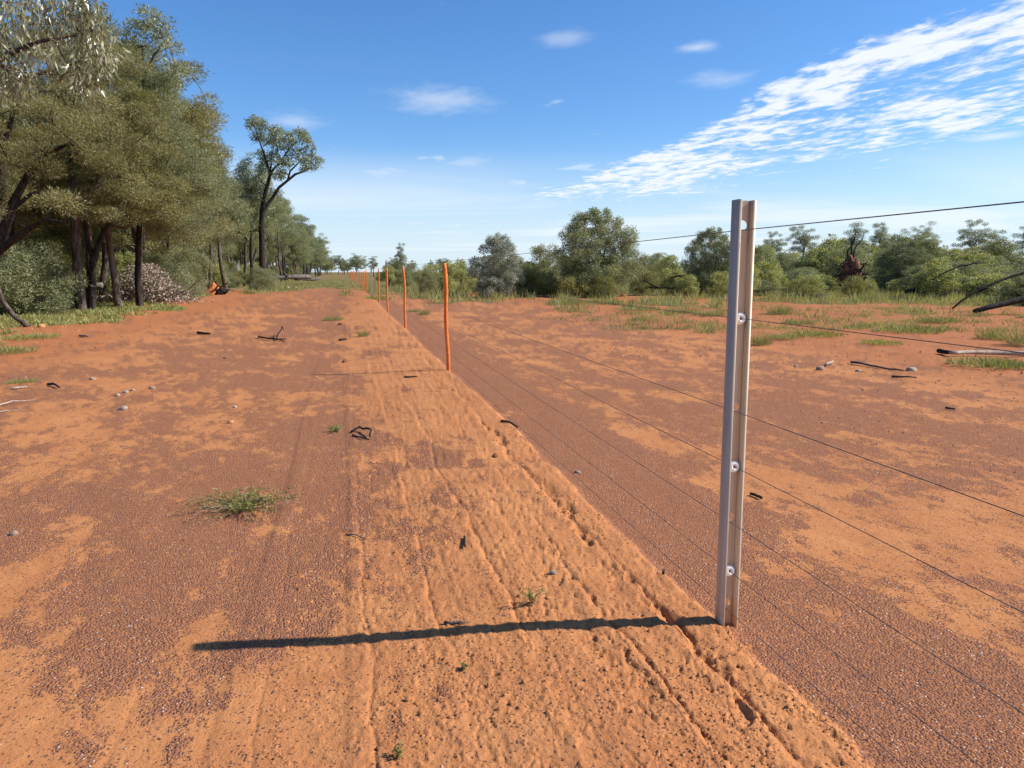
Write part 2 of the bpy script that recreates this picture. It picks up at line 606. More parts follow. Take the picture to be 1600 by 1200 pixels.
# ------------------------------------------------------------------ ground sheet
def build_ground():
    dense = np.radians(np.linspace(-42, 42, 840))
    rest = np.radians(np.concatenate([np.linspace(44, 60, 8), np.linspace(70, 290, 34), np.linspace(300, 316, 8)]))
    ang = np.concatenate([dense, rest]) + YAW                  # clockwise from +Y, wraps round
    rs = [.35, .7, 1.0, 1.2]
    while rs[-1] < 5200:
        r = rs[-1]
        rs.append(r + min(r * r / 1800 * 3.2, r * .075))
    rs = np.array(rs)
    A, Rr = np.meshgrid(ang, rs)
    x, y = Rr * np.sin(A), Rr * np.cos(A)
    xf, yf = x.ravel(), y.ravel()
    z = Hbase(xf, yf) + Hfine(xf, yf)
    g, red, green = masks(xf, yf)
    na, nr = len(ang), len(rs)
    V = np.stack([xf, yf, z], 1)
    i, j = np.meshgrid(np.arange(nr - 1), np.arange(na), indexing='ij')
    j2 = (j + 1) % na
    Q = np.stack([i * na + j, (i + 1) * na + j, (i + 1) * na + j2, i * na + j2], -1).reshape(-1, 4)
    Q = Q[:, ::-1]
    V = np.concatenate([V, [[0, 0, H(0, 0)]]])
    T = np.stack([np.full(na, nr * na), (np.arange(na) + 1) % na, np.arange(na)], 1)
    pad = lambda a: np.concatenate([a, a[:1]])
    me = mesh_np('ground', V, [Q, T], {'gravel': pad(g), 'red': pad(red), 'green': pad(green)}, True)
    o = obj('ground', me, M_SOIL)
    tag(o, kind='structure', label='red sandy ground with patches of dark gravel and a low graded berm')


build_ground()
rng = np.random.default_rng(11)

# ------------------------------------------------------------------ plants: leaves and skeletons
def unit(a):
    return a / (np.linalg.norm(a, axis=-1, keepdims=True) + 1e-9)


def leaf_quads(rg, P, D, L, W, jl=.35, N=None, nj=.7):
    """one folded-flat lozenge per leaf"""
    n = len(P)
    L = L * (1 + jl * rg.uniform(-1, 1, n))[:, None]
    W = W * (1 + jl * rg.uniform(-1, 1, n))[:, None]
    D = unit(D)
    S = unit(np.cross(D, rg.normal(size=(n, 3)) if N is None else N + nj * rg.normal(size=(n, 3))))
    mid = P + D * L * .45
    V = np.stack([P, mid + S * W * .5, P + D * L, mid - S * W * .5], 1).reshape(-1, 3)
    Q = np.arange(n * 4).reshape(-1, 4)
    return V, Q


class Plant:
    """woody skeleton that grows out to foliage clumps"""
    def __init__(s, seed):
        s.rg = np.random.default_rng(seed)
        s.N, s.par, s.fix = [], [], []

    def limb(s, pts, r0, r1, parent=-1):
        """given polyline with its own radii; returns index of last node"""
        n = len(pts)
        for i, p in enumerate(pts):
            s.N.append(np.asarray(p, float))
            s.par.append(parent)
            s.fix.append(r0 + (r1 - r0) * i / max(1, n - 1))
            parent = len(s.N) - 1
        return parent

    def reach(s, centres, up_pen=1.6, wig=.12, seg=.7):
        base = np.array(s.N)
        dist = [np.min(np.linalg.norm(base - c, axis=1)) for c in centres]
        for ci in np.argsort(dist):
            c = centres[ci]
            A = np.array(s.N)
            d = c - A
            cost = np.linalg.norm(d, axis=1) + up_pen * np.maximum(0, -d[:, 2] + .15 * np.linalg.norm(d[:, :2], axis=1))
            k = int(np.argmin(cost))
            L = np.linalg.norm(c - A[k])
            m = max(2, int(L / seg) + 1)
            bow = s.rg.normal(size=3) * wig * L + np.array([0, 0, .06 * L])
            parent = k
            for i in range(1, m + 1):
                t = i / m
                p = A[k] + (c - A[k]) * t + bow * (4 * t * (1 - t)) * .5
                s.N.append(p)
                s.par.append(parent)
                s.fix.append(None)
                parent = len(s.N) - 1

    def wood(s, rtip=.012, pw=.46, sides=6, rmin=0.0):
        n = len(s.N)
        cnt = np.ones(n)
        kids = [0] * n
        for i in range(n - 1, -1, -1):
            if s.par[i] >= 0:
                kids[s.par[i]] += 1
        leaf = np.array([1.0 if k == 0 else 0.0 for k in kids])
        for i in range(n - 1, -1, -1):
            if s.par[i] >= 0:
                leaf[s.par[i]] += leaf[i]
        rad = rtip * np.maximum(leaf, .6) ** pw
        for i in range(n):
            if s.fix[i] is not None:
                rad[i] = s.fix[i]
        # cut into chains: each chain follows the thickest child
        best = {}
        for i in range(n):
            p = s.par[i]
            if p >= 0 and (p not in best or rad[i] > rad[best[p]]):
                best[p] = i
        mb = MB()
        for i in range(n):
            p = s.par[i]
            if p >= 0 and best[p] == i:
                continue
            chain = [] if p < 0 else [p]
            k = i
            while True:
                chain.append(k)
                if k not in best:
                    break
                k = best[k]
            if len(chain) < 2:
                continue
            rr = rad[chain].copy()
            if p >= 0:
                rr[0] = min(rr[0], rr[1] * 1.25)
            if rr.max() < rmin:
                continue
            rr[-1] *= .5
            big = rr.max() > .07
            mb.tube(np.array(s.N)[chain], rr, 9 if big else (sides if rr.max() > .02 else 4), cap=False)
        return mb


def clump_leaves(rg, centres, rads, per, L, W, flat=.6, out=1.0, droop=0.0, rnd=.8, up=0.0, shell=.5, tint_clump=.5, tri=False):
    VV, QQ, TT, n0 = [], [], [], 0
    for c, r in zip(centres, rads):
        n = int(per * (r / np.mean(rads)) ** 2 * rg.uniform(.75, 1.25))
        d = unit(rg.normal(size=(n, 3)) + np.array([0, 0, up]))
        rr = r * (shell + (1 - shell) * rg.uniform(0, 1, n) ** .5) * rg.uniform(.85, 1.12, n)
        # lobed outline
        a = np.arctan2(d[:, 1], d[:, 0])
        ph = rg.uniform(0, 6.28, 3)
        rr = rr * (1 + .22 * np.sin(3 * a + ph[0]) * np.cos(2 * d[:, 2] * 3 + ph[1]) + .12 * np.sin(7 * a + ph[2] + 5 * d[:, 2]))
        P = c + d * rr[:, None] * np.array([1, 1, flat])
        D = out * d + rg.normal(size=(n, 3)) * rnd + np.array([0, 0, -droop])
        V, Q = leaf_quads(rg, P, D, L, W, N=d + np.array([0, 0, .45]), nj=.72)
        if tri:
            V = V.reshape(-1, 4, 3)
            V = np.stack([V[:, 1], V[:, 2], V[:, 3] * .8 + V[:, 0] * .2], 1).reshape(-1, 3)
            Q = np.arange(n * 3).reshape(-1, 3)
        VV.append(V)
        QQ.append(Q + n0)
        n0 += len(V)
        tc = np.clip(rg.normal(.5, .30), 0, 1)
        TT.append(np.repeat(np.clip(tint_clump * tc + (1 - tint_clump) * rg.uniform(0, 1, n), 0, 1), 3 if tri else 4))
    return np.concatenate(VV), np.concatenate(QQ), np.concatenate(TT)


def crown_mesh(name, V, Q, T):
    return mesh_np(name, V, [Q], {'tint': T})


def bush_centres(rg, n, R, Ht, bottom, bias, gap):
    out, tries = [], 0
    ph = rg.uniform(0, 6.28, 3)
    while len(out) < n and tries < n * 50:
        tries += 1
        t = rg.uniform(bottom, 1.0)
        pr = math.sqrt(max(0, 1 - ((t - .38) / .64) ** 2)) if t > .38 else .80 + .20 * t / .38
        a = rg.uniform(0, 6.28)
        k = 1 + .18 * math.sin(2 * a + ph[0] + 2 * t) + .14 * math.sin(3 * a + ph[1] + 4 * t)
        q = R * pr * k * rg.uniform(0, 1) ** bias
        p = np.array([q * math.cos(a), q * math.sin(a), t * Ht])
        if out and min(np.linalg.norm(np.array(out) - p, axis=1)) < gap * (1 - tries / (n * 50)):
            continue
        out.append(p)
    return out


def ellipsoid_centres(rg, n, c, rad, zlo=None, bias=.45, gap=.5):
    """clump centres spread through an uneven ellipsoid, kept apart from each other"""
    out = []
    ph = rg.uniform(0, 6.28, 4)
    tries = 0
    while len(out) < n and tries < n * 60:
        tries += 1
        d = unit(rg.normal(size=3))
        a = math.atan2(d[1], d[0])
        k = 1 + .20 * math.sin(2 * a + ph[0]) + .13 * math.sin(3 * a + ph[1] + 3 * d[2]) + .12 * math.sin(5 * d[2] + ph[2])
        p = np.array(c) + d * np.array(rad) * k * rg.uniform(0, 1) ** bias
        if zlo is not None and p[2] < zlo:
            continue
        if out and min(np.linalg.norm(np.array(out) - p, axis=1)) < gap * (1 - tries / (n * 60)):
            continue
        out.append(p)
    return out


BARK = bark_mat('grey brown bark', (.045, .032, .026), (.155, .115, .088), 13, .9)
BARK_DARK = bark_mat('dark bark', (.018, .014, .012), (.060, .045, .036), 13, .8)
BARK_PALE = bark_mat('pale bark', (.12, .085, .066), (.26, .20, .165), 9, .6)
DEADWOOD = bark_mat('weathered dead wood', (.055, .042, .036), (.20, .165, .14), 10, .6)
CHAR = bark_mat('charred wood', (.012, .010, .009), (.04, .033, .028), 12, .6)
L_WATTLE = leaf_mat('wattle foliage', (0.152, 0.152, 0.059), (0.35, 0.317, 0.145), .40, .5, .3)
L_WATTLE2 = leaf_mat('grey green foliage', (0.166, 0.187, 0.097), (0.366, 0.366, 0.201), .38, .5, .3)
L_GUM = leaf_mat('eucalypt foliage', (0.136, 0.167, 0.096), (0.342, 0.354, 0.22), .35, .4, .4)
L_GUMNEAR = leaf_mat('large hanging eucalypt leaves', (.15, .160, .080), (.52, .50, .34), .35, .35, .6, (.34, .15, .07))
L_SILVER = leaf_mat('silver grey foliage', (0.152, 0.169, 0.128), (0.411, 0.418, 0.333), .32, .45, .4)
L_DARK = leaf_mat('dark olive foliage', (0.129, 0.153, 0.073), (0.371, 0.379, 0.202), .36, .5, .3)
L_SCRUB = leaf_mat('green scrub foliage', (.235, .255, .090), (.49, .47, .195), .42, .5, .3)
L_YELLOW = leaf_mat('yellow green foliage', (0.176, 0.187, 0.061), (0.363, 0.33, 0.121), .4, .5, .25)
L_GRASS = leaf_mat('green grass', (0.17, 0.187, 0.062), (0.408, 0.374, 0.17), .4, .6, .2)
L_WEED = leaf_mat('fresh green weeds', (.23, .235, .068), (.42, .39, .155), .4, .5, .25)
L_PALE = leaf_mat('dry pale leaves', (.20, .150, .120), (.48, .39, .335), .2, .6, .2)

PROTO = {}


def proto_tree(key, name, label, cat, wood, bark, crown, leafm, crown_name='crown', wood_name='trunk'):
    PROTO[key] = dict(name=name, cat=cat, wood=wood, bark=bark, crown=crown, leafm=leafm, cn=crown_name, wn=wood_name, used=None)


def plant_at(key, loc, rz, scale, label, group=None, sink=.06):
    p = PROTO[key]
    x, y = float(loc[0]), float(loc[1])
    L = (x, y, float(Hbase(np.array([x]), np.array([y]))[0]) - sink)
    sca = scale if isinstance(scale, tuple) else (scale,) * 3
    if p['used'] is None:
        e = empty(p['name'], L, rz, label, p['cat'], group)
        e.scale = sca
        t = obj(p['wn'], p['wood'], p['bark'], e)
        c = obj(p['cn'], p['crown'], p['leafm'], e)
        p['used'] = (e, [t, c])
        return e
    e, ks = p['used']
    return dup(e, ks, L, rz, sca, label, group)


def make_wattle(key, seed, Ht=10.0, R=3.1, stems=3, leafm=L_WATTLE, bark=BARK, lo=.24, per=560, n=125):
    pl = Plant(seed)
    rg = pl.rg
    fork = rg.uniform(.10, .2) * Ht
    b = pl.limb([(0, 0, -.2), (0.02, 0, .1), (rg.normal() * .08, rg.normal() * .08, fork)], .15, .12)
    for k in range(stems):
        a = 6.28 * k / stems + rg.uniform(-.5, .5)
        lean = rg.uniform(.10, .26)
        top = rg.uniform(.55, .8) * Ht
        pts = []
        for t in (.25, .5, .75, 1):
            z = fork + (top - fork) * t
            q = lean * (z - fork) * (1 + .3 * t)
            pts.append((pl.N[b][0] + q * math.cos(a) + rg.normal() * .1, pl.N[b][1] + q * math.sin(a) + rg.normal() * .1, z))
        pl.limb(pts, .09, .035, b)
    zc = Ht * (1 + lo) / 2
    cs = ellipsoid_centres(rg, n, (0, 0, zc), (R, R, Ht * (1 - lo) / 2 * .96), Ht * lo * .8, .45, .70)
    rads = [rg.uniform(.35, .80) for _ in cs]
    cs = [c - np.array([0, 0, .0]) for c in cs]
    pl.reach(cs)
    V, Q, T = clump_leaves(rg, cs, rads, per, .22, .036, .50, .9, .0, .7, .4, .25, .55, True)
    proto_tree(key, 'wattle_tree', '', 'tree', pl.wood(.016).mesh('wattle_trunk', True), bark, crown_mesh('wattle_crown', V, Q, T), leafm)


def make_gum(key, seed, Ht=13.0, R=2.2, lo=.45, n=44, per=330, leafm=L_GUM, bark=BARK_DARK, lean=.06, L=.2, W=.06, clr=(.5, .85)):
    pl = Plant(seed)
    rg = pl.rg
    a = rg.uniform(0, 6.28)
    pts = [(0, 0, -.2)]
    for t in np.linspace(.03, .62, 7):
        q = lean * Ht * t ** 1.6
        pts.append((q * math.cos(a) + rg.normal() * .07, q * math.sin(a) + rg.normal() * .07, Ht * t))
    b = pl.limb(pts, .19, .09)
    for k in range(3):
        aa = a + 2.1 * k + rg.uniform(-.5, .5)
        p0 = pl.N[b - int(rg.integers(0, 3))]
        idx = [i for i in range(len(pl.N)) if pl.N[i] is p0][0]
        ln = rg.uniform(.18, .30) * Ht
        ps = [p0 + np.array([math.cos(aa) * ln * .5 * t, math.sin(aa) * ln * .5 * t, ln * t]) + rg.normal(size=3) * .1 for t in (.33, .66, 1)]
        pl.limb(ps, .075, .035, idx)
    zc = Ht * (1 + lo) / 2
    ctr = np.array(pts[-1][:2] + (zc,))
    cs = ellipsoid_centres(rg, n, ctr, (R, R, Ht * (1 - lo) / 2 * .95), None, .5, .85)
    rads = [rg.uniform(*clr) for _ in cs]
    pl.reach(cs)
    V, Q, T = clump_leaves(rg, cs, rads, per, L, W, .7, .5, .55, .7, .2, .3, .45)
    proto_tree(key, 'eucalypt_tree', '', 'tree', pl.wood(.016).mesh('eucalypt_trunk', True), bark, crown_mesh('eucalypt_crown', V, Q, T), leafm)


def make_shrub(key, seed, Ht=3.0, R=1.5, n=46, per=300, L=.10, W=.035, leafm=L_DARK, bark=BARK_DARK, name='scrub_bush', flat=.8, clr=(.3, .5),
               bottom=.06, bias=.5, top=1.0, droop=0.0, wn='stems', cn='foliage', gap=.42, up=.3, cat='bush'):
    pl = Plant(seed)
    rg = pl.rg
    for k in range(int(rg.integers(4, 7))):
        a = rg.uniform(0, 6.28)
        ln = rg.uniform(.4, .7) * Ht
        ps = [(.06 * math.cos(a), .06 * math.sin(a), -.1)]
        for t in (.33, .66, 1):
            q = R * .35 * t ** 1.3
            ps.append((q * math.cos(a), q * math.sin(a), ln * t))
        pl.limb(ps, .035 * Ht / 3, .014 * Ht / 3)
    cs = bush_centres(rg, n, R, Ht, bottom, bias, gap * Ht / 3)
    # uneven top sprigs
    for k in range(int(n * .12)):
        a, q = rg.uniform(0, 6.28), rg.uniform(0, .6) * R
        cs.append(np.array([q * math.cos(a), q * math.sin(a), Ht * rg.uniform(.93, 1.1) * top * (1 - .25 * (q / R) ** 2)]))
    rads = [rg.uniform(*clr) * (1 if i < n else .55) for i, c in enumerate(cs)]
    pl.reach(cs, 1.0, .10, .4)
    V, Q, T = clump_leaves(rg, cs, rads, per, L, W, flat, .7, droop, .75, up, .25, .45)
    V[:, 2] = np.abs(V[:, 2])
    proto_tree(key, name, '', cat, pl.wood(.007, .45, 5).mesh('stems', True), bark, crown_mesh('foliage', V, Q, T), leafm, cn, wn)


make_wattle('w0', 101, 10.5, 3.2, 3)
make_wattle('w1', 102, 10.0, 3.4, 4, L_WATTLE2)
make_wattle('w2', 103, 9.5, 3.0, 3)
make_wattle('w3', 104, 11.0, 2.8, 2, L_WATTLE2, BARK, .30)
make_gum('g0', 201, 13.0, 2.2, .42)
make_gum('g1', 202, 12.5, 2.5, .5, 40, 330, L_GUM, BARK)
make_gum('g2', 203, 12.0, 1.9, .35, 44)
make_gum('g3', 204, 9.0, 1.3, .5, 26, 220, L_WATTLE2, BARK, .05, .16, .04, (.32, .6))
make_shrub('s_silver', 301, 4.2, 1.75, 84, 400, .10, .042, L_SILVER, name='silver_bush')
make_shrub('s_dark', 302, 5.6, 2.7, 150, 420, .115, .044, L_DARK, name='dark_bush', bias=.5, clr=(.36, .64))
make_shrub('s_olive', 303, 3.4, 1.9, 56, 300, .12, .03, L_WATTLE, name='olive_bush', clr=(.34, .55))
make_shrub('s_green', 304, 3.0, 1.6, 44, 170, .17, .06, L_SCRUB, name='scrub_bush', clr=(.34, .55))
make_shrub('s_green2', 305, 2.6, 1.4, 40, 150, .18, .065, L_SCRUB, name='scrub_bush', clr=(.30, .5), bottom=.15)
make_shrub('s_yellow', 306, 1.3, 1.3, 30, 130, .09, .035, L_YELLOW, name='low_bush', clr=(.2, .34))
make_shrub('s_under', 307, 2.6, 1.7, 52, 330, .13, .026, L_WATTLE2, name='understorey_bush', clr=(.34, .55))
make_shrub('s_sapling', 308, 3.2, .9, 26, 90, .16, .06, L_SCRUB, name='sapling', clr=(.22, .4), bottom=.35, bias=.6)


# ------------------------------------------------------------------ left woodland
def fpos(x, y):
    return (x, y)


# tall lone gum at the edge of the clearing, its limbs traced as they fork
def lone_gum():
    D = 80.0
    base = at(411, D)
    s = D / 1200.0
    pl = Plant(401)
    rg = pl.rg

    def q(zx, zy, dep=0.0):                    # from the enlarged view: metres right of and above the base
        u, v = zx / 3.75 + 240, zy / 3.75 + 160
        return at(u, D + dep, v) - np.array([base[0], base[1], 0])
    trunk = [np.array([.1, 0, -.3]), q(636, 960), q(636, 850), q(632, 740), q(635, 650)]
    f = pl.limb(trunk, .36, .26)
    r1 = pl.limb([q(660, 605, .2), q(695, 560, .3), q(735, 495, .4), q(785, 455, .6)], .20, .13, f)
    r2 = pl.limb([q(830, 418, .7), q(880, 402, .8), q(925, 375, 1.0)], .12, .05, r1)
    r3 = pl.limb([q(800, 400, .2), q(850, 350, 0), q(900, 300, 0)], .09, .035, r1)
    l1 = pl.limb([q(645, 560, -.2), q(665, 490, -.3), q(680, 425, -.4)], .22, .15, f)
    l2 = pl.limb([q(668, 370, -.6), q(648, 300, -.8), q(625, 240, -.8), q(598, 160, -.8)], .12, .04, l1)
    l3 = pl.limb([q(705, 385, .2), q(745, 345, .5), q(780, 290, .8), q(830, 230, .8)], .12, .045, l1)
    l4 = pl.limb([q(690, 350, -.3), q(700, 270, -.4), q(715, 190, -.6)], .08, .03, l1)
    pl.limb([q(640, 470, -.8), q(612, 430, -1.2), q(605, 390, -1.3)], .05, .015, l1 - 1)
    cl = [(575, 105), (560, 140), (610, 120), (645, 135), (625, 175), (690, 150), (725, 150), (700, 180), (755, 170), (600, 200), (655, 225), (630, 300),
          (700, 215), (760, 215), (735, 250), (690, 295), (655, 330), (700, 330), (800, 190), (845, 175), (880, 185), (870, 225), (815, 235), (905, 230),
          (930, 265), (880, 280), (830, 290), (780, 260), (790, 310), (930, 315), (965, 330), (900, 335), (850, 330), (950, 365), (905, 372), (765, 345),
          (745, 400), (735, 425), (790, 350), (720, 300), (640, 400), (870, 385)]
    cs = [q(a, b, rg.normal() * 1.5) for a, b in cl]
    cs += [q(a + rg.normal() * 22, b + rg.normal() * 18, rg.normal() * 2.0) for a, b in cl[:34:2]]
    rads = [rg.uniform(.38, .68) for _ in cs]
    pl.reach(cs, 1.2, .1, .9)
    V, Q, T = clump_leaves(rg, cs, rads, 120, .28, .095, .8, .5, .5, .7, .2, .25, .5)
    e = empty('eucalypt_tree', (base[0], base[1], -.05), 0, 'tall lone eucalypt with forked black trunk standing clear of the wood', 'tree')
    obj('trunk', pl.wood(.022).mesh('lone_trunk', True), BARK_DARK, e)
    obj('crown', crown_mesh('lone_crown', V, Q, T), L_GUM, e)


lone_gum()


# near gum on the left whose big leaves hang into the top left corner
def near_gum():
    base = at(-150, 15.0)
    pl = Plant(402)
    rg = pl.rg
    D = 13.5

    def q(u, v, d=D):
        p = at(u, d, v)
        return p - np.array([base[0], base[1], 0])
    b = pl.limb([(0, 0, -.2), (.05, 0, 1.5), (.1, .1, 3.2), (.0, .2, 5.0), (.1, .1, 7.0)], .24, .14)
    pl.limb([q(-60, 150), q(-10, 90), q(60, 60), q(120, 50)], .07, .015, b - 1)
    pl.limb([q(-80, 30), q(-20, 0), q(60, -40), q(110, -50)], .06, .015, b)
    cs = []
    for u, v in [(5, 25), (40, 15), (75, 25), (105, 15), (135, 30), (20, 60), (55, 55), (90, 60), (122, 62), (148, 60), (35, 92), (68, 88), (100, 92), (132, 95),
                 (10, 100), (25, 125), (125, 118), (150, 100), (140, 132), (8, 140), (150, 10), (112, -20), (60, -25), (10, -30), (-30, 40), (-40, 100), (-60, 0), (160, 80)]:
        cs.append(q(u + rg.normal() * 6, v + rg.normal() * 6, D + rg.normal() * .7))
    for k in range(22):
        cs.append(np.array([rg.normal() * 1.9, rg.normal() * 1.9, rg.uniform(6.0, 10.5)]))
    rads = [rg.uniform(.26, .42) for _ in cs]
    pl.reach(cs, 1.0, .1, .5)
    V, Q, T = clump_leaves(rg, cs, rads, 150, .145, .034, .9, .35, 1.15, .6, 0, .1, .25)
    e = empty('eucalypt_tree', (base[0], base[1], -.05), 0, 'near eucalypt with large pale hanging leaves in the top left corner', 'tree')
    obj('trunk', pl.wood(.009).mesh('near_trunk', True), BARK, e)
    obj('crown', crown_mesh('near_crown', V, Q, T), L_GUMNEAR, e)


near_gum()


# spreading wattle at the left edge with dark limbs leaning out over the clearing
def spreading_wattle():
    D = 21.0
    base = at(-35, D)
    pl = Plant(403)
    rg = pl.rg

    def q(u, v, d=D):
        return at(u, d, v) - np.array([base[0], base[1], 0])
    f = pl.limb([(0, 0, -.2), (.02, 0, .6), q(-22, 430), q(-8, 395)], .20, .17)
    a = pl.limb([q(10, 345), q(22, 310), q(45, 268), q(75, 235, 20.6), q(125, 215, 20.2)], .13, .04, f)
    b = pl.limb([q(-2, 340, 21.5), q(2, 280, 21.7), q(10, 215, 21.8), q(24, 160, 22)], .13, .05, f)
    c = pl.limb([q(20, 372, 20.5), q(45, 355, 20), q(70, 340, 19.8), q(100, 345, 19.5)], .09, .03, f)
    d = pl.limb([q(18, 325, 21), q(48, 300, 21), q(90, 298, 21), q(130, 308, 21.4)], .07, .02, f)
    g = pl.limb([q(-40, 330, 21), q(-70, 250, 21), q(-80, 180, 21)], .12, .05, f)
    cs = []
    for k in range(120):
        u, v = rg.uniform(-190, 175), rg.uniform(110, 330)
        if v > 240 and u > 10 and rg.uniform() < .7:
            continue
        if u > 120 and (v < 150 or v > 260):
            continue
        cs.append(q(u, v, D + rg.normal() * 1.3))
    rads = [rg.uniform(.28, .58) for _ in cs]
    pl.reach(cs, 1.2, .1, .6)
    V, Q, T = clump_leaves(rg, cs, rads, 680, .14, .024, .5, .9, .0, .7, .4, .25, .55, True)
    e = empty('wattle_tree', (base[0], base[1], -.05), 0, 'spreading wattle at the left edge with dark curved limbs reaching right', 'tree')
    obj('trunk', pl.wood(.011).mesh('spreading_trunk', True), BARK_DARK, e)
    obj('crown', crown_mesh('spreading_crown', V, Q, T), L_WATTLE, e)


spreading_wattle()


def edge_tree(name, label, D, u0, poly, r0, r1, limbs, crown, seed, leafm, bark, per=620, L=.16, W=.028, n=60, tri=True):
    """a tree of the front row built from its traced trunk; crown = list of (u, v, du, dv) ellipses"""
    base = at(u0, D)
    pl = Plant(seed)
    rg = pl.rg

    def q(u, v, d=D):
        return at(u, d, v) - np.array([base[0], base[1], 0])
    b = pl.limb([np.array([0, 0, -.25])] + [q(*p) for p in poly], r0, r1)
    for lb in limbs:
        k = lb[0]
        pl.limb([q(*p) for p in lb[3:]], lb[1], lb[2], k)
    cs = []
    for (u, v, du, dv, m) in crown:
        for k in range(int(m * 1.4)):
            a, t = rg.uniform(0, 6.28), rg.uniform(0, 1) ** .5
            cs.append(q(u + du * t * math.cos(a), v + dv * t * math.sin(a), D + rg.normal() * 1.2))
    rads = [rg.uniform(.30, .66) for _ in cs]
    pl.reach(cs, 1.2, .1, .7)
    V, Q, T = clump_leaves(rg, cs, rads, per, L, W, .5, .9, .0, .7, .4, .25, .55, tri)
    e = empty(name, (base[0], base[1], -.05), 0, label, 'tree')
    obj('trunk', pl.wood(.013).mesh('edge_trunk', True), bark, e)
    obj('crown', crown_mesh('edge_crown', V, Q, T), leafm, e)
    return e


edge_tree('ironbark_tree', 'straight dark furrowed trunk, thickest of the row at left edge of clearing', 29.5, 126,
          [(127, 486), (122, 430), (118, 360), (115, 290), (114, 230), (117, 170), (122, 110), (128, 60)], .22, .09,
          [(5, .05, .02, (150, 235), (180, 225)), (4, .05, .02, (160, 290), (200, 305))],
          [(150, 130, 75, 75, 34), (95, 90, 70, 70, 26), (190, 195, 60, 60, 24), (165, 270, 60, 35, 16)], 411, L_WATTLE, BARK)
edge_tree('wattle_tree', 'forked wattle right beside the thickest straight trunk, two dark stems', 30.0, 143,
          [(143, 480), (144, 430), (146, 402)], .17, .14,
          [(3, .09, .04, (138, 380), (133, 350), (138, 310), (150, 260)), (3, .10, .04, (155, 375), (168, 350), (190, 325), (225, 290))],
          [(200, 250, 70, 60, 26), (235, 310, 60, 45, 22), (170, 300, 60, 40, 18)], 412, L_WATTLE, BARK_DARK)
edge_tree('wattle_tree', 'pale barked slanting trunk in front of the heap of dry leaves', 33.5, 186,
          [(184, 470), (178, 425), (172, 390), (168, 350), (172, 300), (185, 240)], .18, .08,
          [(4, .06, .02, (195, 355), (225, 330)), (5, .06, .02, (210, 270), (245, 230))],
          [(240, 190, 50, 60, 28), (280, 250, 50, 55, 30), (300, 320, 55, 40, 24), (255, 330, 55, 40, 18), (215, 150, 45, 45, 16)], 413, L_WATTLE2, BARK_PALE)
edge_tree('eucalypt_tree', 'eucalypt with loose leaf tufts poking out above the wattles at left', 34.0, 215,
          [(215, 440), (218, 330), (222, 220), (224, 120), (222, 70)], .16, .05,
          [(4, .04, .015, (240, 85), (262, 55)), (4, .05, .015, (250, 120), (275, 100)), (3, .05, .015, (250, 170), (270, 150))],
          [(225, 35, 25, 18, 8), (255, 55, 18, 25, 7), (275, 105, 14, 16, 5), (210, 70, 30, 20, 6), (262, 135, 16, 14, 4)], 414, L_GUM, BARK_DARK, 130, .15, .045, 60, False)

WG = 'trees in the body of the woodland on the left'
rg = np.random.default_rng(77)
front = 0
FRONT_LABELS = [
    'olive wattle with rounded crown, next along the edge past the dry leaf heap',
    'wattle leaning over the red dirt mound with roots, olive crown to the ground',
    'grey green wattle just past the red dirt mound, crown above the rounded bush',
    'wattle behind the tall lone eucalypt, on its left',
]
for i, (x, y, key, s) in enumerate([(-9.7, 40.5, 'w0', 1.20), (-10.4, 49.5, 'w2', 1.28), (-11.4, 59, 'w1', 1.24), (-11.6, 70, 'w3', 1.15)]):
    plant_at(key, (x, y), rg.uniform(0, 6.28), s, FRONT_LABELS[i])
spots = []
# front row further on, then the rows behind
y = 85.0
while y < 330:
    spots.append((-9.0 - rg.uniform(0, 1.6), y, 0))
    y += rg.uniform(5.0, 7.5) * (1 + y / 260)
for row, (x0, ya, st) in enumerate([(-14.2, 27, 5.0), (-18.5, 24, 5.6), (-24, 26, 6.5), (-31, 28, 8), (-41, 34, 10)]):
    y = ya
    while y < (230 if row < 2 else 150):
        spots.append((x0 + rg.normal() * 1.1, y + rg.normal() * 1.0, row + 1))
        y += st * (1 + y / 180)
for (x, y, row) in spots:
    k = rg.uniform()
    if y > 72 and row < 2:
        key = rg.choice(['g0', 'g1', 'g2', 'w3', 'g0', 'w1'])
    else:
        key = rg.choice(['w0', 'w1', 'w2', 'w3', 'g1', 'g2', 'w0', 'w2'])
    gum = key[0] == 'g'
    s = rg.uniform(.92, 1.16) * (.92 if gum else 1.0) * (1 + .14 * (row > 1) + .12 * (row == 0))
    if gum:
        lab = 'slender eucalypt with loose grey green crown among the woodland trees' if row else 'slender eucalypt in the far front row of the woodland edge'
        gr = 'slender eucalypts in the woodland' if row else 'eucalypts along the far woodland edge'
    else:
        lab = 'wattle with dense olive crown within the woodland behind the front row' if row else 'wattle in the far front row of the woodland edge'
        gr = 'wattles in the woodland' if row else 'wattles along the far woodland edge'
    plant_at(str(key), (x, y), rg.uniform(0, 6.28), (s, s, s * rg.uniform(.92, 1.08)), lab, gr)

for k in range(26):
    plant_at('g3', (-9.6 - rg.uniform(0, 7), rg.uniform(25, 95)), rg.uniform(0, 6.28), (rg.uniform(.8, 1.1),) * 2 + (rg.uniform(.85, 1.2),),
             'thin young eucalypt pole with small crown inside the woodland', 'thin young eucalypts in the woodland')
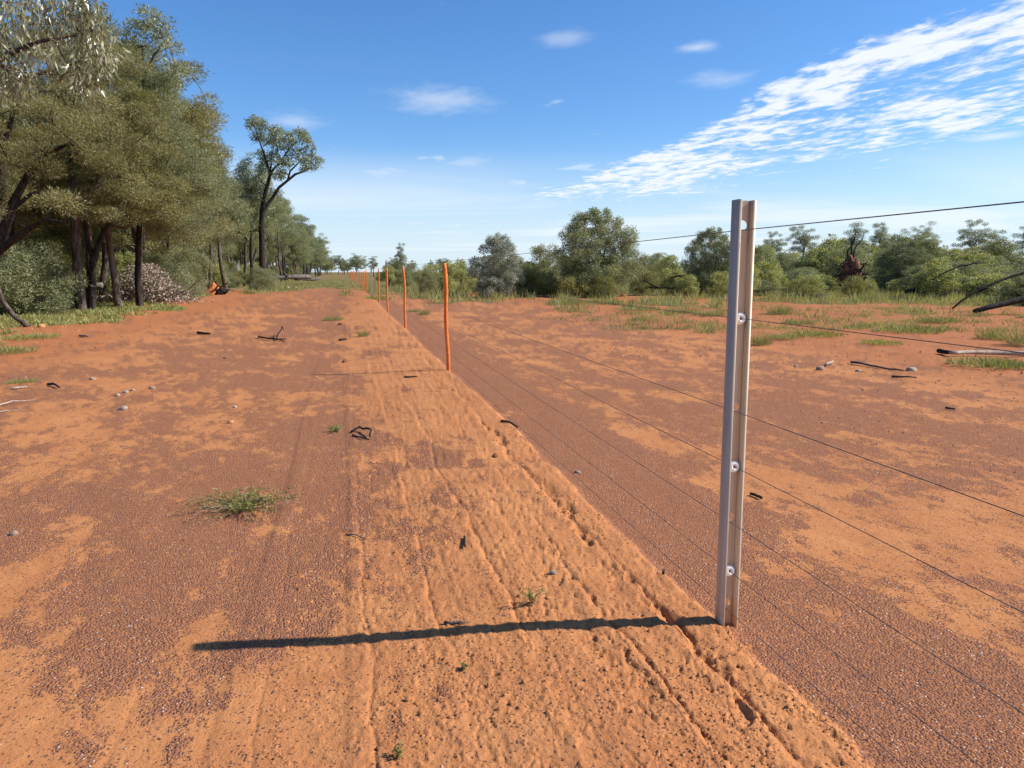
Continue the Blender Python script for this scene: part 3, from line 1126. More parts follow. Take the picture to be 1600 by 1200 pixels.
# understorey
UNDER = []
for k in range(64):
    y = rg.uniform(20, 95)
    x = -10.6 - abs(rg.normal()) * 5 - (1.5 if y < 40 else 0)
    UNDER.append((x, y))
for k in range(46):
    UNDER.append((-10.4 - rg.uniform(0, 7), rg.uniform(84, 260)))
for (x, y) in UNDER:
    key = rg.choice(['s_under', 's_under', 's_olive', 's_silver', 's_green2'])
    s = rg.uniform(.55, 1.05) * (.75 if key == 's_silver' else 1)
    names = {'s_under': ('grey green feathery bush under the woodland trees', 'feathery bushes under the woodland'),
             's_olive': ('olive rounded bush under the woodland trees', 'olive bushes under the woodland'),
             's_silver': ('silvery bush under the woodland trees', 'silvery bushes under the woodland'),
             's_green2': ('broad leaved green bush under the woodland trees', 'green bushes under the woodland')}[str(key)]
    plant_at(str(key), (x, y), rg.uniform(0, 6.28), s, *names)
p = at(408, 62)
plant_at('s_under', p, 1.0, (.85, .85, .66), 'low rounded dark bush at the foot of the tall lone eucalypt')
p = at(248, 39)
plant_at('s_under', p, 2.0, (.9, .9, .85), 'grey green feathery bush rising behind the heap of dry leaves')
p = at(290, 43)
plant_at('s_under', p, 4.0, (.85, .85, 1.0), 'grey green feathery bush between dry leaf heap and red dirt mound')
p = at(25, 27)
plant_at('s_under', p, .5, (1.0, 1.0, .9), 'grey green feathery bush at left edge behind the leaning stick')

# ------------------------------------------------------------------ right hand scrub
def shrub_px(key, u, d, vtop, wpx, label, group=None, h0=None, r0=None):
    top = at(u, d, vtop)[2] * (rg.uniform(.72, 1.12) if group else 1)
    pr = {'s_silver': (4.2, 1.75), 's_dark': (5.6, 2.7), 's_olive': (3.4, 1.9), 's_green': (3.0, 1.6), 's_green2': (2.6, 1.4),
          's_yellow': (1.3, 1.3), 's_bare': (3.0, 1.1), 's_grey': (2.8, 1.5), 's_under': (2.6, 1.7), 's_sapling': (3.2, .9)}[key]
    sz = max(top, .5) / (pr[0] * 1.16)
    sx = (wpx / 2 * d / 1200) / (pr[1] * 1.12)
    return plant_at(key, at(u, d), rg.uniform(0, 6.28), (sx, sx, sz), label, group)


make_shrub('s_bare', 309, 3.0, 1.1, 40, 14, .12, .03, L_WATTLE2, DEADWOOD, name='bare_bush', clr=(.25, .4), bottom=.2)
make_shrub('s_grey', 310, 2.8, 1.5, 50, 190, .12, .036, L_WATTLE2, name='scrub_bush', clr=(.26, .45))


shrub_px('s_silver', 776, 44.5, 358, 84, 'silvery grey bush right of the nearest orange pole, first in the scrub')
shrub_px('s_dark', 932, 46.5, 313, 132, 'largest dark bush in the middle of the scrub line')
shrub_px('s_olive', 846, 51, 371, 96, 'olive bush between the silvery bush and the largest dark bush')
shrub_px('s_dark', 1112, 49, 346, 84, 'dark upright bush just left of the near metal post')
shrub_px('s_yellow', 872, 45, 434, 62, 'low yellow green bush at the foot of the largest dark bush, on its left')
shrub_px('s_olive', 1003, 54, 388, 84, 'olive yellow bush close on the right of the largest dark bush')
shrub_px('s_green', 828, 46, 415, 50, 'small green bush between the silvery bush and the yellow green one')
shrub_px('s_green', 1046, 62, 392, 60, 'green bush left of the dark upright bush by the post')
shrub_px('s_green2', 1078, 52, 425, 50, 'low leafy green bush at the foot of the dark upright bush')
shrub_px('s_dark', 1425, 58, 362, 110, 'dark green domed bush standing out of the scrub right of the root ball')
SG = 'green bushes of the scrub on the right'
for u in np.arange(1170, 1760, 26):
    for row, (d0, vt) in enumerate([(50, 418), (58, 402), (72, 388), (95, 378)]):
        if row < 2 and (1275 < u < 1385):
            continue
        uu = u + rg.normal() * 10
        d = d0 + rg.normal() * 3 - (max(0, (uu - 1400)) / 200 * 10 if row < 2 else 0)
        key = str(rg.choice(['s_green', 's_green2', 's_grey', 's_sapling', 's_olive', 's_bare', 's_grey'] if row else ['s_green2', 's_sapling', 's_grey', 's_bare']))
        kind = {'s_green': 'leafy green bush', 's_green2': 'leafy green bush', 's_sapling': 'thin young sapling', 's_olive': 'olive bush', 's_bare': 'bare twiggy bush', 's_grey': 'grey green bush'}[key]
        lab = kind + (' along the front of the scrub right of the near post' if row == 0 else ' within the scrub right of the near post')
        shrub_px(key, uu, d, vt + rg.normal() * 9, rg.uniform(55, 95) if key != 's_sapling' else rg.uniform(26, 44), lab, kind + (' front of right scrub' if row == 0 else ' body of right scrub'))
for u in np.arange(596, 1170, 20):
    for row, (d0, vt) in enumerate([(60, 415), (85, 408), (130, 408)]):
        if row == 0 and (u < 640 or rg.uniform() < .35):
            continue
        uu = u + rg.normal() * 8
        key = str(rg.choice(['s_green', 's_sapling', 's_under', 's_grey', 's_bare']))
        kind = {'s_green': 'leafy green bush', 's_green2': 'leafy green bush', 's_sapling': 'thin young sapling', 's_under': 'feathery grey green bush', 's_bare': 'bare twiggy bush', 's_grey': 'grey green bush'}[key]
        shrub_px(key, uu, d0 + rg.normal() * 5, vt + rg.normal() * 7, rg.uniform(30, 60) if key != 's_sapling' else rg.uniform(18, 28),
                 kind + ' in the low scrub between the fence and the dark bushes', kind + ' in low scrub by fence')


def tree_px(key, u, d, vtop, label, group=None, wide=1.0):
    top = at(u, d, vtop)[2]
    h = {'g0': 13.0, 'g1': 12.5, 'g2': 12.0, 'w3': 11.0, 'w1': 10.0, 'w0': 10.5}[key]
    s = top / (h * 1.02)
    return plant_at(key, at(u, d), rg.uniform(0, 6.28), (s * wide, s * wide, s), label, group)


for k in range(30):
    u = rg.uniform(700, 1640)
    plant_at('s_yellow' if k % 3 else 's_green2', at(u, rg.uniform(44, 56) - max(0, u - 1380) / 220 * 12), rg.uniform(0, 6.28), rg.uniform(.5, .95) * (1 if k % 3 else .6),
             'low yellow green bush in the grass in front of the scrub' if k % 3 else 'small leafy bush in the grass in front of the scrub',
             'low bushes in the grass before the scrub' if k % 3 else 'small leafy bushes in the grass')
tree_px('g1', 1207, 105, 362, 'small spreading eucalypt just right of the near metal post, far off', wide=1.0)
tree_px('g0', 1252, 112, 347, 'round headed eucalypt above the scrub under the top wire', wide=1.25)
tree_px('g2', 1338, 85, 350, 'dark stemmed eucalypt rising behind the uprooted root ball', wide=1.3)
tree_px('g0', 1374, 120, 343, 'slim eucalypt right of the one behind the root ball', wide=1.0)
tree_px('w1', 1437, 110, 352, 'pale green feathery tree behind the dark domed bush', wide=1.0)
tree_px('g1', 1518, 105, 344, 'broad eucalypt standing above the scrub near the right edge', wide=1.2)
tree_px('g2', 1550, 118, 362, 'lower eucalypt just right of the broad one near the right edge', wide=1.3)
tree_px('g0', 1606, 100, 343, 'eucalypt cut by the right edge of the picture', wide=1.1)
tree_px('g2', 626, 150, 381, 'single grey green conical tree beyond the orange poles', wide=.9)
tree_px('w3', 604, 230, 406, 'small dark cypress like tree left of the conical one beyond the poles', wide=.45)
for k in range(76):
    u, d = (rg.uniform(545, 1750), rg.uniform(180, 420)) if k < 60 else (rg.uniform(470, 560), rg.uniform(380, 520))
    key = str(rg.choice(['w1', 'w0', 'g1', 'g2']))
    tree_px(key, u, d, rg.uniform(398, 412), 'distant tree on the skyline beyond the scrub', 'distant trees on the skyline', wide=rg.uniform(1.0, 1.7))

# ------------------------------------------------------------------ fence
def metal_mat():
    m, g, b, out = mat('galvanised steel')
    tc = g.n('ShaderNodeTexCoord')
    mp = g.n('ShaderNodeMapping')
    mp.inputs['Scale'].default_value = (60, 60, 2.0)
    g.l(tc.outputs['Object'], mp.inputs[0])
    n = tex_noise(g, mp.outputs[0], 1.0, 4, .6)
    n2 = tex_noise(g, tc.outputs['Object'], 9, 4, .6)
    sep = g.n('ShaderNodeSeparateXYZ')
    g.l(tc.outputs['Object'], sep.inputs[0])
    col = g.mix(g.rng(n, .3, .7), (.47, .355, .245), (.58, .465, .350))
    col = g.mix(g.math('MULTIPLY', g.rng(n2, .5, .75), .30), col, (.36, .30, .25))
    dust = g.math('MULTIPLY', g.rng(sep.outputs[2], .30, .0), g.rng(n2, .30, .62))
    col = g.mix(g.math('MULTIPLY', dust, .7), col, (.42, .19, .075))
    g.l(col, b.inputs['Base Color'])
    b.inputs['Metallic'].default_value = .12
    b.inputs['Specular IOR Level'].default_value = .35
    b.inputs['Roughness'].default_value = .5
    bp = g.n('ShaderNodeBump')
    bp.inputs['Strength'].default_value = .03
    bp.inputs['Distance'].default_value = .0004
    g.l(n, bp.inputs['Height'])
    g.l(bp.outputs[0], b.inputs['Normal'])
    return m


M_STEEL = metal_mat()
M_WIRE = plain_mat('dark fence wire', (.035, .033, .032), (.09, .085, .08), 30, .5, .1, .001, 2, .5)
M_WHITE = plain_mat('white insulator plastic', (.78, .77, .73), (.86, .85, .82), 60, .45, .05, .001, 2, .5)
M_ORANGE = plain_mat('orange painted pole', (.62, .140, .022), (.82, .225, .040), 11, .55, .25, .004, 4, .3)

POST_H = 1.775
HX = .008                                      # holes sit right of the middle of the web
WIRE_Z = [1.662, 1.318, .942, .716, .478, .272, .100]
HOLES = [1.680, 0, .960, 0, .498, 0, .125]
GRIP = [0, 1.318, 0, .716, 0, .272, 0]


def post_mesh():
    W, T = .066, .0035                       # web width and steel thickness
    DL, DR, LIP = .043, .024, .016
    z0, z1 = -.25, POST_H
    mb = MB()
    # web with punched round holes, in the XZ plane at y = 0
    hz = sorted([h for h in HOLES if h] + [h for h in GRIP if h])
    hr, cell = .020, .0255
    x0, x1 = -W / 2, W / 2
    K = 32
    a = np.arange(K) * 2 * math.pi / K

    def rect(xa, xb, za, zb):
        for y, flip in ((0, False), (T, True)):
            V = [(xa, y, za), (xb, y, za), (xb, y, zb), (xa, y, zb)]
            mb.add(V, [[3, 2, 1, 0] if flip else [0, 1, 2, 3]])
    cur = z0
    for h in hz:
        rect(x0, x1, cur, h - cell)
        rect(x0, HX - cell, h - cell, h + cell)
        rect(HX + cell, x1, h - cell, h + cell)
        c, s_ = np.cos(a), np.sin(a)
        k = cell / np.maximum(np.abs(c), np.abs(s_))
        for y, flip in ((0, False), (T, True)):
            V = np.concatenate([np.stack([HX + hr * c, np.full(K, y), h + hr * s_], 1), np.stack([HX + k * c, np.full(K, y), h + k * s_], 1)])
            Q = [[i, K + i, K + (i + 1) % K, (i + 1) % K] for i in range(K)]
            mb.add(V, [q[::-1] for q in Q] if flip else Q)
        V = np.concatenate([np.stack([HX + hr * c, np.full(K, 0), h + hr * s_], 1), np.stack([HX + hr * c, np.full(K, T), h + hr * s_], 1)])
        mb.add(V, [[i, (i + 1) % K, K + (i + 1) % K, K + i] for i in range(K)])
        cur = h + cell
    rect(x0, x1, cur, z1)
    mb.add([(x0, 0, z1), (x1, 0, z1), (x1, T, z1), (x0, T, z1)], [[0, 1, 2, 3]])

    def slab(path, t):
        """sheet following a path in plan, thickened to its left"""
        P = np.array(path, float)
        n = len(P)
        d = np.gradient(P, axis=0)
        d /= np.linalg.norm(d, axis=1)[:, None]
        nrm = np.stack([-d[:, 1], d[:, 0]], 1)
        O = P + nrm * t
        ring = np.concatenate([P, O[::-1]])
        m = len(ring)
        V = np.concatenate([np.c_[ring, np.full(m, z0)], np.c_[ring, np.full(m, z1)]])
        Q = [[i, (i + 1) % m, m + (i + 1) % m, m + i] for i in range(m)]
        for i in range(n - 1):
            Q.append([m + i, m + i + 1, m + 2 * n - 2 - i, m + 2 * n - 1 - i])
        mb.add(V, Q)
    # left flange: back fold, side, angled front lip
    slab([(x0 + .0005, T), (x0 - .004, T - .002), (x0 - .006, -.004), (x0 - .006, -DL), (x0 - .003, -DL - .010), (x0 + .004, -DL - LIP)], -T)
    # right flange, shorter, with a lip turned outwards
    slab([(x1 - .0005, T), (x1 + .003, T - .002), (x1 + .004, -.004), (x1 + .004, -DR + .004), (x1 + .006, -DR), (x1 + .016, -DR - .003)], T)
    # pressed rib down the web
    return mb.mesh('post_body')


def insulator_mesh2():
    prof = [(.0062, -.013), (.0078, -.0178), (.0150, -.0188), (.0222, -.0150), (.0245, -.0095), (.0225, -.0045), (.0192, -.001), (.0190, .004), (.0225, .0075), (.0205, .013), (.009, .014), (.0058, .011)]
    K = 40
    gap = math.radians(9)
    ang = np.linspace(gap / 2, 2 * math.pi - gap / 2, K) - math.radians(125)
    m = len(prof)
    V = [(r * math.cos(a), y, r * math.sin(a)) for a in ang for r, y in prof]
    Q = [[i * m + j, (i + 1) * m + j, (i + 1) * m + (j + 1) % m, i * m + (j + 1) % m] for i in range(K - 1) for j in range(m)]
    T = []
    for base in (0, (K - 1) * m):              # close the two walls of the slit
        for j in range(1, m - 1):
            T.append((base, base + j, base + j + 1))
    mb = MB()
    mb.add(V, Q, T)
    return mb.mesh('insulator', False)


PM, IM = post_mesh(), insulator_mesh2()
YP = 2.80
post = empty('fence_post', (FX - .022, YP, H(FX, YP) * 0), math.radians(0), 'near galvanised steel channel post with white insulators at right', 'fence post', 'steel fence posts')
kids = [obj('post_body', PM, M_STEEL, post)]
for zc in GRIP:
    if zc:
        kids.append(obj('insulator', IM, M_WHITE, post, (HX, -.004, zc)))
SP = 8.75
ORD = ['nearest', 'second', 'third', 'fourth', 'fifth', 'sixth', 'seventh', 'eighth', 'ninth', 'tenth', 'eleventh', 'twelfth', 'thirteenth', 'fourteenth', 'fifteenth', 'sixteenth']


def pole_mesh(seed):
    rg_ = np.random.default_rng(seed)
    mb = MB()
    zs = np.linspace(-.2, 1.62, 22)
    a, b = rg_.uniform(-.045, .045, 2)
    t = (zs + .2) / 1.82
    px = a * np.sin(t * 3.1) + .012 * np.sin(t * 9 + seed) - .035 * t
    py = b * np.sin(t * 2.8)
    rr = .029 + .001 * np.sin(t * 17 + seed) + rg_.normal(size=22) * .0006
    for k in (6, 11, 16):
        rr[k] += .0022
    mb.tube(np.stack([px, py, zs], 1), rr, 14)
    return mb.mesh('orange_pole', True)


poles = [pole_mesh(s) for s in range(5)]
npole = nsteel = 0
for i in range(1, 34):
    y = YP + SP * i - (.2 if i == 1 else 0)
    x = FX + rg.normal() * .02 if i > 2 else FX + (-.075 if i == 1 else -.03)
    if i % 5 == 0:
        nsteel += 1
        lab = 'grey steel fence post, ' + ['first', 'second', 'third', 'fourth', 'fifth', 'sixth'][nsteel - 1] + ' one beyond the near post among orange poles'
        dup(post, kids, (x, y, float(Hbase(np.array([x]), np.array([y]))[0]) - .0), 0, 1.0, lab, 'steel fence posts')
        continue
    o = obj('orange_pole', poles[npole % 5], M_ORANGE, None, (x, y, float(Hbase(np.array([x + .05]), np.array([y]))[0])), (0, 0, 0 if npole == 0 else rg.uniform(0, 6.28)))
    if npole < 12:
        lab = ORD[npole] + ' orange pole of the fence line' + (', thickest in the picture' if npole == 0 else ' counting away from the camera')
    else:
        lab = 'small far orange pole in the dwindling end of the fence line'
    tag(o, lab, 'pole', 'orange poles of the fence line' if npole < 12 else 'far orange poles at the end of the fence')
    npole += 1
WN = ['topmost dark fence wire, running over the skyline', 'second fence wire from the top, through the upper white insulator', 'third fence wire from the top, through a bare hole',
      'fourth fence wire, through the middle white insulator', 'fifth fence wire, through the hole above the lowest insulator', 'sixth fence wire, through the lowest white insulator',
      'lowest fence wire, close above the ground']
for k, zc in enumerate(WIRE_Z):
    pts = []
    stations = [YP + SP * i for i in range(-3, 35)]
    for a, b in zip(stations[:-1], stations[1:]):
        for t in np.linspace(0, 1, 6)[:-1]:
            y = a + (b - a) * t
            sag = .006 * 4 * t * (1 - t)
            pts.append((FX - .022 + HX + .002 * math.sin(y * 2 + k), y, zc - sag))
    mb = MB()
    mb.tube(pts, [.0019 if k == 0 else .0014] * len(pts), 6)
    tag(obj('fence_wire', mb.mesh('fence_wire', True), M_WIRE), WN[k], 'wire', 'wires of the fence')

# ------------------------------------------------------------------ sticks, logs, stones
def jag(rg_, pts, n=3, amp=.02):
    out = []
    pts = [np.asarray(p, float) for p in pts]
    for a, b in zip(pts[:-1], pts[1:]):
        L = np.linalg.norm(b - a)
        for t in np.linspace(0, 1, n + 1)[:-1]:
            out.append(a + (b - a) * t + rg_.normal(size=3) * amp * L * (t > 0))
    out.append(pts[-1])
    return np.array(out)


def stick(name, label, cat, m, lines, group=None, amp=.016):
    """lines: list of (list of (u, v, lift), radius0, radius1) measured on the ground"""
    o0 = gp(lines[0][0][0][0], lines[0][0][0][1])
    o0[2] = H(o0[0], o0[1])
    mb = MB()
    for pts, r0, r1 in lines:
        P = []
        for (u, v, lift) in pts:
            q = gp(u, v + 0, lift) if lift > .12 else gp(u, v)
            z = H(q[0], q[1]) + lift + r0 * .6 if lift <= .12 else lift
            P.append(np.array([q[0], q[1], z]) - o0)
        P = jag(rg, P, 3, amp)
        mb.tube(P, np.linspace(r0, r1, len(P)), 7)
    o = obj(name, mb.mesh(name, True), m, None, o0)
    return tag(o, label, cat, group)


def rock_mesh(seed, flat=.7):
    rg_ = np.random.default_rng(seed)
    n, k = 7, 10
    V, Q = [], []
    for i in range(n + 1):
        th = math.pi * i / n
        for j in range(k):
            a = 2 * math.pi * j / k
            d = np.array([math.sin(th) * math.cos(a), math.sin(th) * math.sin(a), math.cos(th)])
            V.append(d)
    V = np.array(V)
    r = np.ones(len(V))
    for q in range(9):
        nn = unit(rg_.normal(size=3))
        c = rg_.uniform(.55, .85)
        d = V @ nn
        r = np.where(d > 1e-3, np.minimum(r, np.where(d > 1e-3, c / np.maximum(d, 1e-3), 9)), r)
    V = V * r[:, None] * np.array([1, .8, flat])
    for i in range(n):
        for j in range(k):
            Q.append([i * k + j, (i + 1) * k + j, (i + 1) * k + (j + 1) % k, i * k + (j + 1) % k])
    mb = MB()
    mb.add(V, Q)
    return mb.mesh('stone')


ROCKS = [rock_mesh(s, f) for s, f in ((1, .6), (2, .75), (3, .55), (4, .8))]
M_STONE = plain_mat('grey stone', (.20, .125, .085), (.38, .28, .21), 20, .9, .4, .01)
M_PALE = plain_mat('pale stone', (.25, .19, .14), (.44, .36, .27), 18, .9, .3, .01)
M_OCHRE = plain_mat('orange brown stone', (.38, .17, .06), (.55, .28, .11), 18, .9, .4, .01)
M_CLOD = plain_mat('dark red clod', (.15, .060, .032), (.30, .115, .055), 25, .95, .6, .01)


def stone(u, v, r, m, label, cat='stone', name='stone', group=None, k=None):
    p = gp(u, v)
    me = ROCKS[int(rg.integers(0, 4)) if k is None else k].copy()
    o = obj(name, me, m, None, (p[0], p[1], H(p[0], p[1]) + r * .12), (rg.uniform(-.3, .3), rg.uniform(-.3, .3), rg.uniform(0, 6.28)))
    o.scale = (r, r, r)
    return tag(o, label, cat, group)


stone(20, 838, .030, M_STONE, 'grey brown stone on the sand at the far left edge')
stone(191, 641, .065, M_PALE, 'larger pale stone on dark gravel left of the track')
stone(197, 614, .05, M_PALE, 'small pale stone, middle of three in a short row on the gravel', k=2)
stone(183, 619, .04, M_PALE, 'small pale stone, left end of the short row on the gravel')
stone(208, 611, .045, M_STONE, 'small grey stone, right end of the short row on the gravel')
stone(239, 608, .05, M_STONE, 'grey stone just right of the short row of pale stones')
stone(146, 593, .06, M_STONE, 'brownish stone left of and above the row of pale stones')
stone(361, 660, .042, M_OCHRE, 'orange stone alone on the gravel, pale on its right side')
stone(366, 636, .035, M_PALE, 'tiny pale chip on the gravel beyond the orange stone')
stone(540, 566, .075, M_CLOD, 'dark red clod on the sandy berm in line with the first pole', 'dirt clod', 'dirt_clod')
stone(533, 508, .10, M_CLOD, 'dark clod on the berm far up, beside small grass', 'dirt clod', 'dirt_clod')
stone(352, 560, .05, M_CLOD, 'small dark clod on gravel left of the track', 'dirt clod', 'dirt_clod')
stone(863, 916, .022, M_STONE, 'grey pebble sunk in the berm above the post shadow')
stone(902, 740, .028, M_STONE, 'grey pebble at the right edge of the berm, by the gap')
stone(775, 722, .035, M_CLOD, 'dark clod on the berm above the washed out gap', 'dirt clod', 'dirt_clod')
stone(665, 490, .10, M_PALE, 'white stone beside a grass tuft right of the first poles')
stone(1281, 577, .085, M_STONE, 'brown rock on gravel right of the post, beside a white stick')
stone(1425, 579, .095, M_PALE, 'pale rounded rock on gravel at right, tallest of the stones there')
stone(1243, 572, .04, M_PALE, 'small white chip on the gravel close right of the post')
stone(1340, 580, .05, M_PALE, 'small pale chip between the brown rock and the pale rounded rock')
stone(972, 464, .30, M_OCHRE, 'ochre boulder at the scrub edge right of the largest dark bush', 'boulder', 'boulder')
stone(450, 450, .35, M_PALE, 'pale boulder in green grass at the far left of the track', 'boulder', 'boulder', k=1)
stone(462, 449, .28, M_PALE, 'smaller pale boulder right of another in the far grass', 'boulder', 'boulder', k=2)
stone(488, 438, .5, M_OCHRE, 'ochre boulder by the grey logs at the far end of the wood', 'boulder', 'boulder', k=0)
stone(64, 512, .14, M_OCHRE, 'orange rock at the grass edge beneath the leaning stick')
stone(1128, 853, .018, M_CLOD, 'small dark clod just left of the near post', 'dirt clod', 'dirt_clod')

stick('charred_stick', 'bent charred stick lying on the gravel beside the berm', 'stick', CHAR,
      [([(549, 680, .01), (562, 676, .03), (580, 684, .045), (578, 690, .02)], .011, .008), ([(551, 684, .005), (566, 690, .01), (577, 692, .0)], .008, .005)])
stick('twig', 'forked dark twig with one arm standing up on the track', 'twig', CHAR,
      [([(404, 528, .02), (420, 532, .03), (438, 533, .03), (446, 532, .02)], .022, .014), ([(432, 533, .02), (440, 524, .12), (443, 515, .22)], .016, .008), ([(438, 533, .02), (445, 535, .01)], .012, .008)])
stick('stick', 'short dark stick lying across the red windrow at left', 'stick', CHAR, [([(309, 522, .02), (328, 524, .02)], .035, .025)])
stick('stick', 'thin dark stick on the sand near the left grass edge', 'stick', DEADWOOD, [([(125, 527, .02), (138, 529, .02)], .025, .018)])
stick('stick', 'dark twisted stick near the pale dry branch at far left', 'stick', CHAR, [([(75, 603, .01), (84, 604, .03), (93, 608, .01)], .02, .01)])
stick('dry_branch', 'pale bleached branch lying at the far left edge', 'branch', M_PALE,
      [([(-8, 638, .01), (20, 632, .03), (55, 627, .01)], .009, .004), ([(-5, 646, .01), (14, 644, .01), (40, 642, 0)], .006, .003)])
stick('stick', 'pale thin stick on red soil above the bleached branch', 'stick', M_PALE, [([(18, 609, .01), (42, 606, .01)], .016, .01)])
stick('stick', 'dark stick lying off the right edge of the berm', 'stick', CHAR, [([(783, 669, .005), (797, 671, .01), (809, 672, .01)], .012, .009)])
stick('stick', 'thin dark twig on the berm beside the dark clods', 'stick', CHAR, [([(632, 594, .005), (652, 595, .01)], .013, .008)])
stick('stick', 'fallen twig on the berm further up, level with the second pole', 'stick', CHAR, [([(530, 533, .01), (542, 532, .01)], .022, .012)])
stick('charred_stick', 'stubby charred stick on the sand right of the post', 'stick', CHAR, [([(1173, 770, .006), (1181, 773, .01), (1190, 777, .008)], .010, .010)])
stick('charred_stick', 'short burnt twig standing against the gravel left of the post', 'stick', CHAR, [([(1036, 914, .0), (1037, 902, .012)], .006, .005)])
stick('charred_stick', 'upright burnt twig on the berm above the post shadow', 'stick', CHAR, [([(726, 856, .005), (727, 873, .010)], .006, .005)])
stick('stick', 'curved dry twig on the sand left of the burnt one', 'stick', DEADWOOD, [([(541, 843, .003), (556, 846, .008), (572, 852, .003)], .0045, .003)])
stick('stick', 'grey twig lying inside the shadow of the post', 'stick', DEADWOOD, [([(694, 990, .004), (728, 992, .004)], .007, .005)])
stick('stick', 'white bleached stick beside the brown rock at right', 'stick', M_PALE, [([(1290, 573, .02), (1301, 568, .02)], .025, .02)])
stick('stick', 'long brown stick on red soil at right of the brown rock', 'stick', DEADWOOD, [([(1330, 568, .015), (1352, 572, .02), (1378, 576, .01), (1412, 581, .01)], .022, .012)])
stick('stick', 'thin dark stick below the pale rounded rock', 'stick', CHAR, [([(1393, 590, .01), (1432, 592, .01)], .016, .008)])
stick('stick', 'thin dark twig on gravel at right, far from the post', 'stick', CHAR, [([(1478, 638, .01), (1492, 641, .01)], .013, .008)])
stick('fallen_log', 'pale stripped log lying across red soil near right edge', 'log', M_PALE,
      [([(1484, 562, .05), (1520, 559, .05), (1560, 558, .05), (1640, 559, .03)], .034, .045)], amp=.008)
stick('charred_stick', 'dark charred stump end beside the pale stripped log', 'stick', CHAR, [([(1466, 558, .03), (1482, 561, .03)], .045, .035)])


def line3(name, label, cat, m, lines, group=None, amp=.03):
    """lines through (u, v, d) places that stand off the ground"""
    f = lines[0][0][0]
    o0 = at(f[0], f[2])
    o0[2] = 0
    mb = MB()
    for pts, r0, r1 in lines:
        P = [at(u, d, v) - o0 for (u, v, d) in pts]
        P = jag(rg, P, 3, amp)
        mb.tube(P, np.linspace(r0, r1, len(P)), 8)
    o = obj(name, mb.mesh(name, True), m, None, o0)
    return tag(o, label, cat, group)


line3('leaning_stick', 'thin brown stick leaning out of the grass at left edge', 'stick', BARK, [([(-6, 440, 21.5), (4, 470, 21.3), (20, 492, 21.2), (44, 510, 21.1)], .05, .075)], amp=.01)
line3('fallen_log', 'grey fallen log behind the forked wattle, upper one of two', 'log', DEADWOOD,
      [([(40, 463, 35), (75, 458, 35.5), (118, 449, 36), (160, 446, 36)], .10, .14), ([(75, 458, 35.5), (85, 440, 35.6)], .04, .02)])
line3('fallen_log', 'grey fallen log behind the forked wattle, lower one of two', 'log', DEADWOOD, [([(70, 476, 33.5), (110, 470, 34), (150, 467, 34.5)], .12, .15), ([(82, 474, 33.7), (72, 488, 33)], .05, .03)])
line3('fallen_log', 'grey logs end jutting beside the lone eucalypt, far along the wood', 'log', DEADWOOD, [([(425, 434, 88), (460, 432, 90), (485, 433, 92)], .22, .28), ([(450, 432, 89), (442, 424, 89)], .1, .05)])
line3('fallen_log', 'far grey log lying at the foot of the distant woodland', 'log', DEADWOOD, [([(462, 436, 95), (500, 435, 98)], .2, .16), ([(468, 435, 95), (455, 422, 96)], .1, .05)])
line3('fallen_log', 'thick black fallen trunk rising towards the right edge', 'log', CHAR, [([(1522, 487, 27), (1545, 480, 27), (1572, 474, 27.2), (1640, 455, 27.5)], .085, .12)], amp=.012)
line3('fallen_branch', 'long dark thin branch slanting up to the right edge', 'branch', CHAR,
      [([(1488, 482, 28.5), (1510, 465, 28.6), (1545, 446, 28.8), (1580, 432, 29), (1640, 412, 29.3)], .035, .06), ([(1530, 455, 28.7), (1546, 450, 28.5)], .04, .02)], amp=.015)
line3('fallen_branch', 'dark bare branch slanting in the scrub above the long one', 'branch', CHAR, [([(1456, 437, 40), (1480, 424, 40.2), (1502, 414, 40.4), (1532, 410, 40.6)], .03, .05)], amp=.02)
line3('fallen_log', 'long dark fallen trunk along the scrub edge right of the root ball', 'log', CHAR,
      [([(1330, 468, 42), (1370, 466, 42), (1420, 467, 41.5), (1490, 468, 41)], .09, .10), ([(1438, 472, 41), (1470, 460, 41), (1500, 452, 41)], .06, .03), ([(1415, 456, 44), (1470, 457, 44), (1505, 461, 44)], .12, .06)])
line3('fallen_log', 'dark fallen trunk in front of the scrub between post and root ball', 'log', CHAR,
      [([(1184, 469, 43), (1215, 462, 43.5), (1255, 460, 44)], .05, .09), ([(1262, 464, 43), (1292, 463, 43)], .16, .14)])
line3('fallen_branch', 'dark dead branch with forks on the grass left of the post', 'branch', CHAR,
      [([(992, 452, 48), (1012, 450, 48), (1030, 450, 48), (1054, 450, 48.5)], .05, .035), ([(1004, 437, 48), (1016, 444, 48), (1028, 449, 48)], .03, .045), ([(1046, 434, 50), (1060, 431, 50), (1074, 436, 50)], .06, .04), ([(1060, 431, 50), (1075, 430, 50)], .04, .02)])


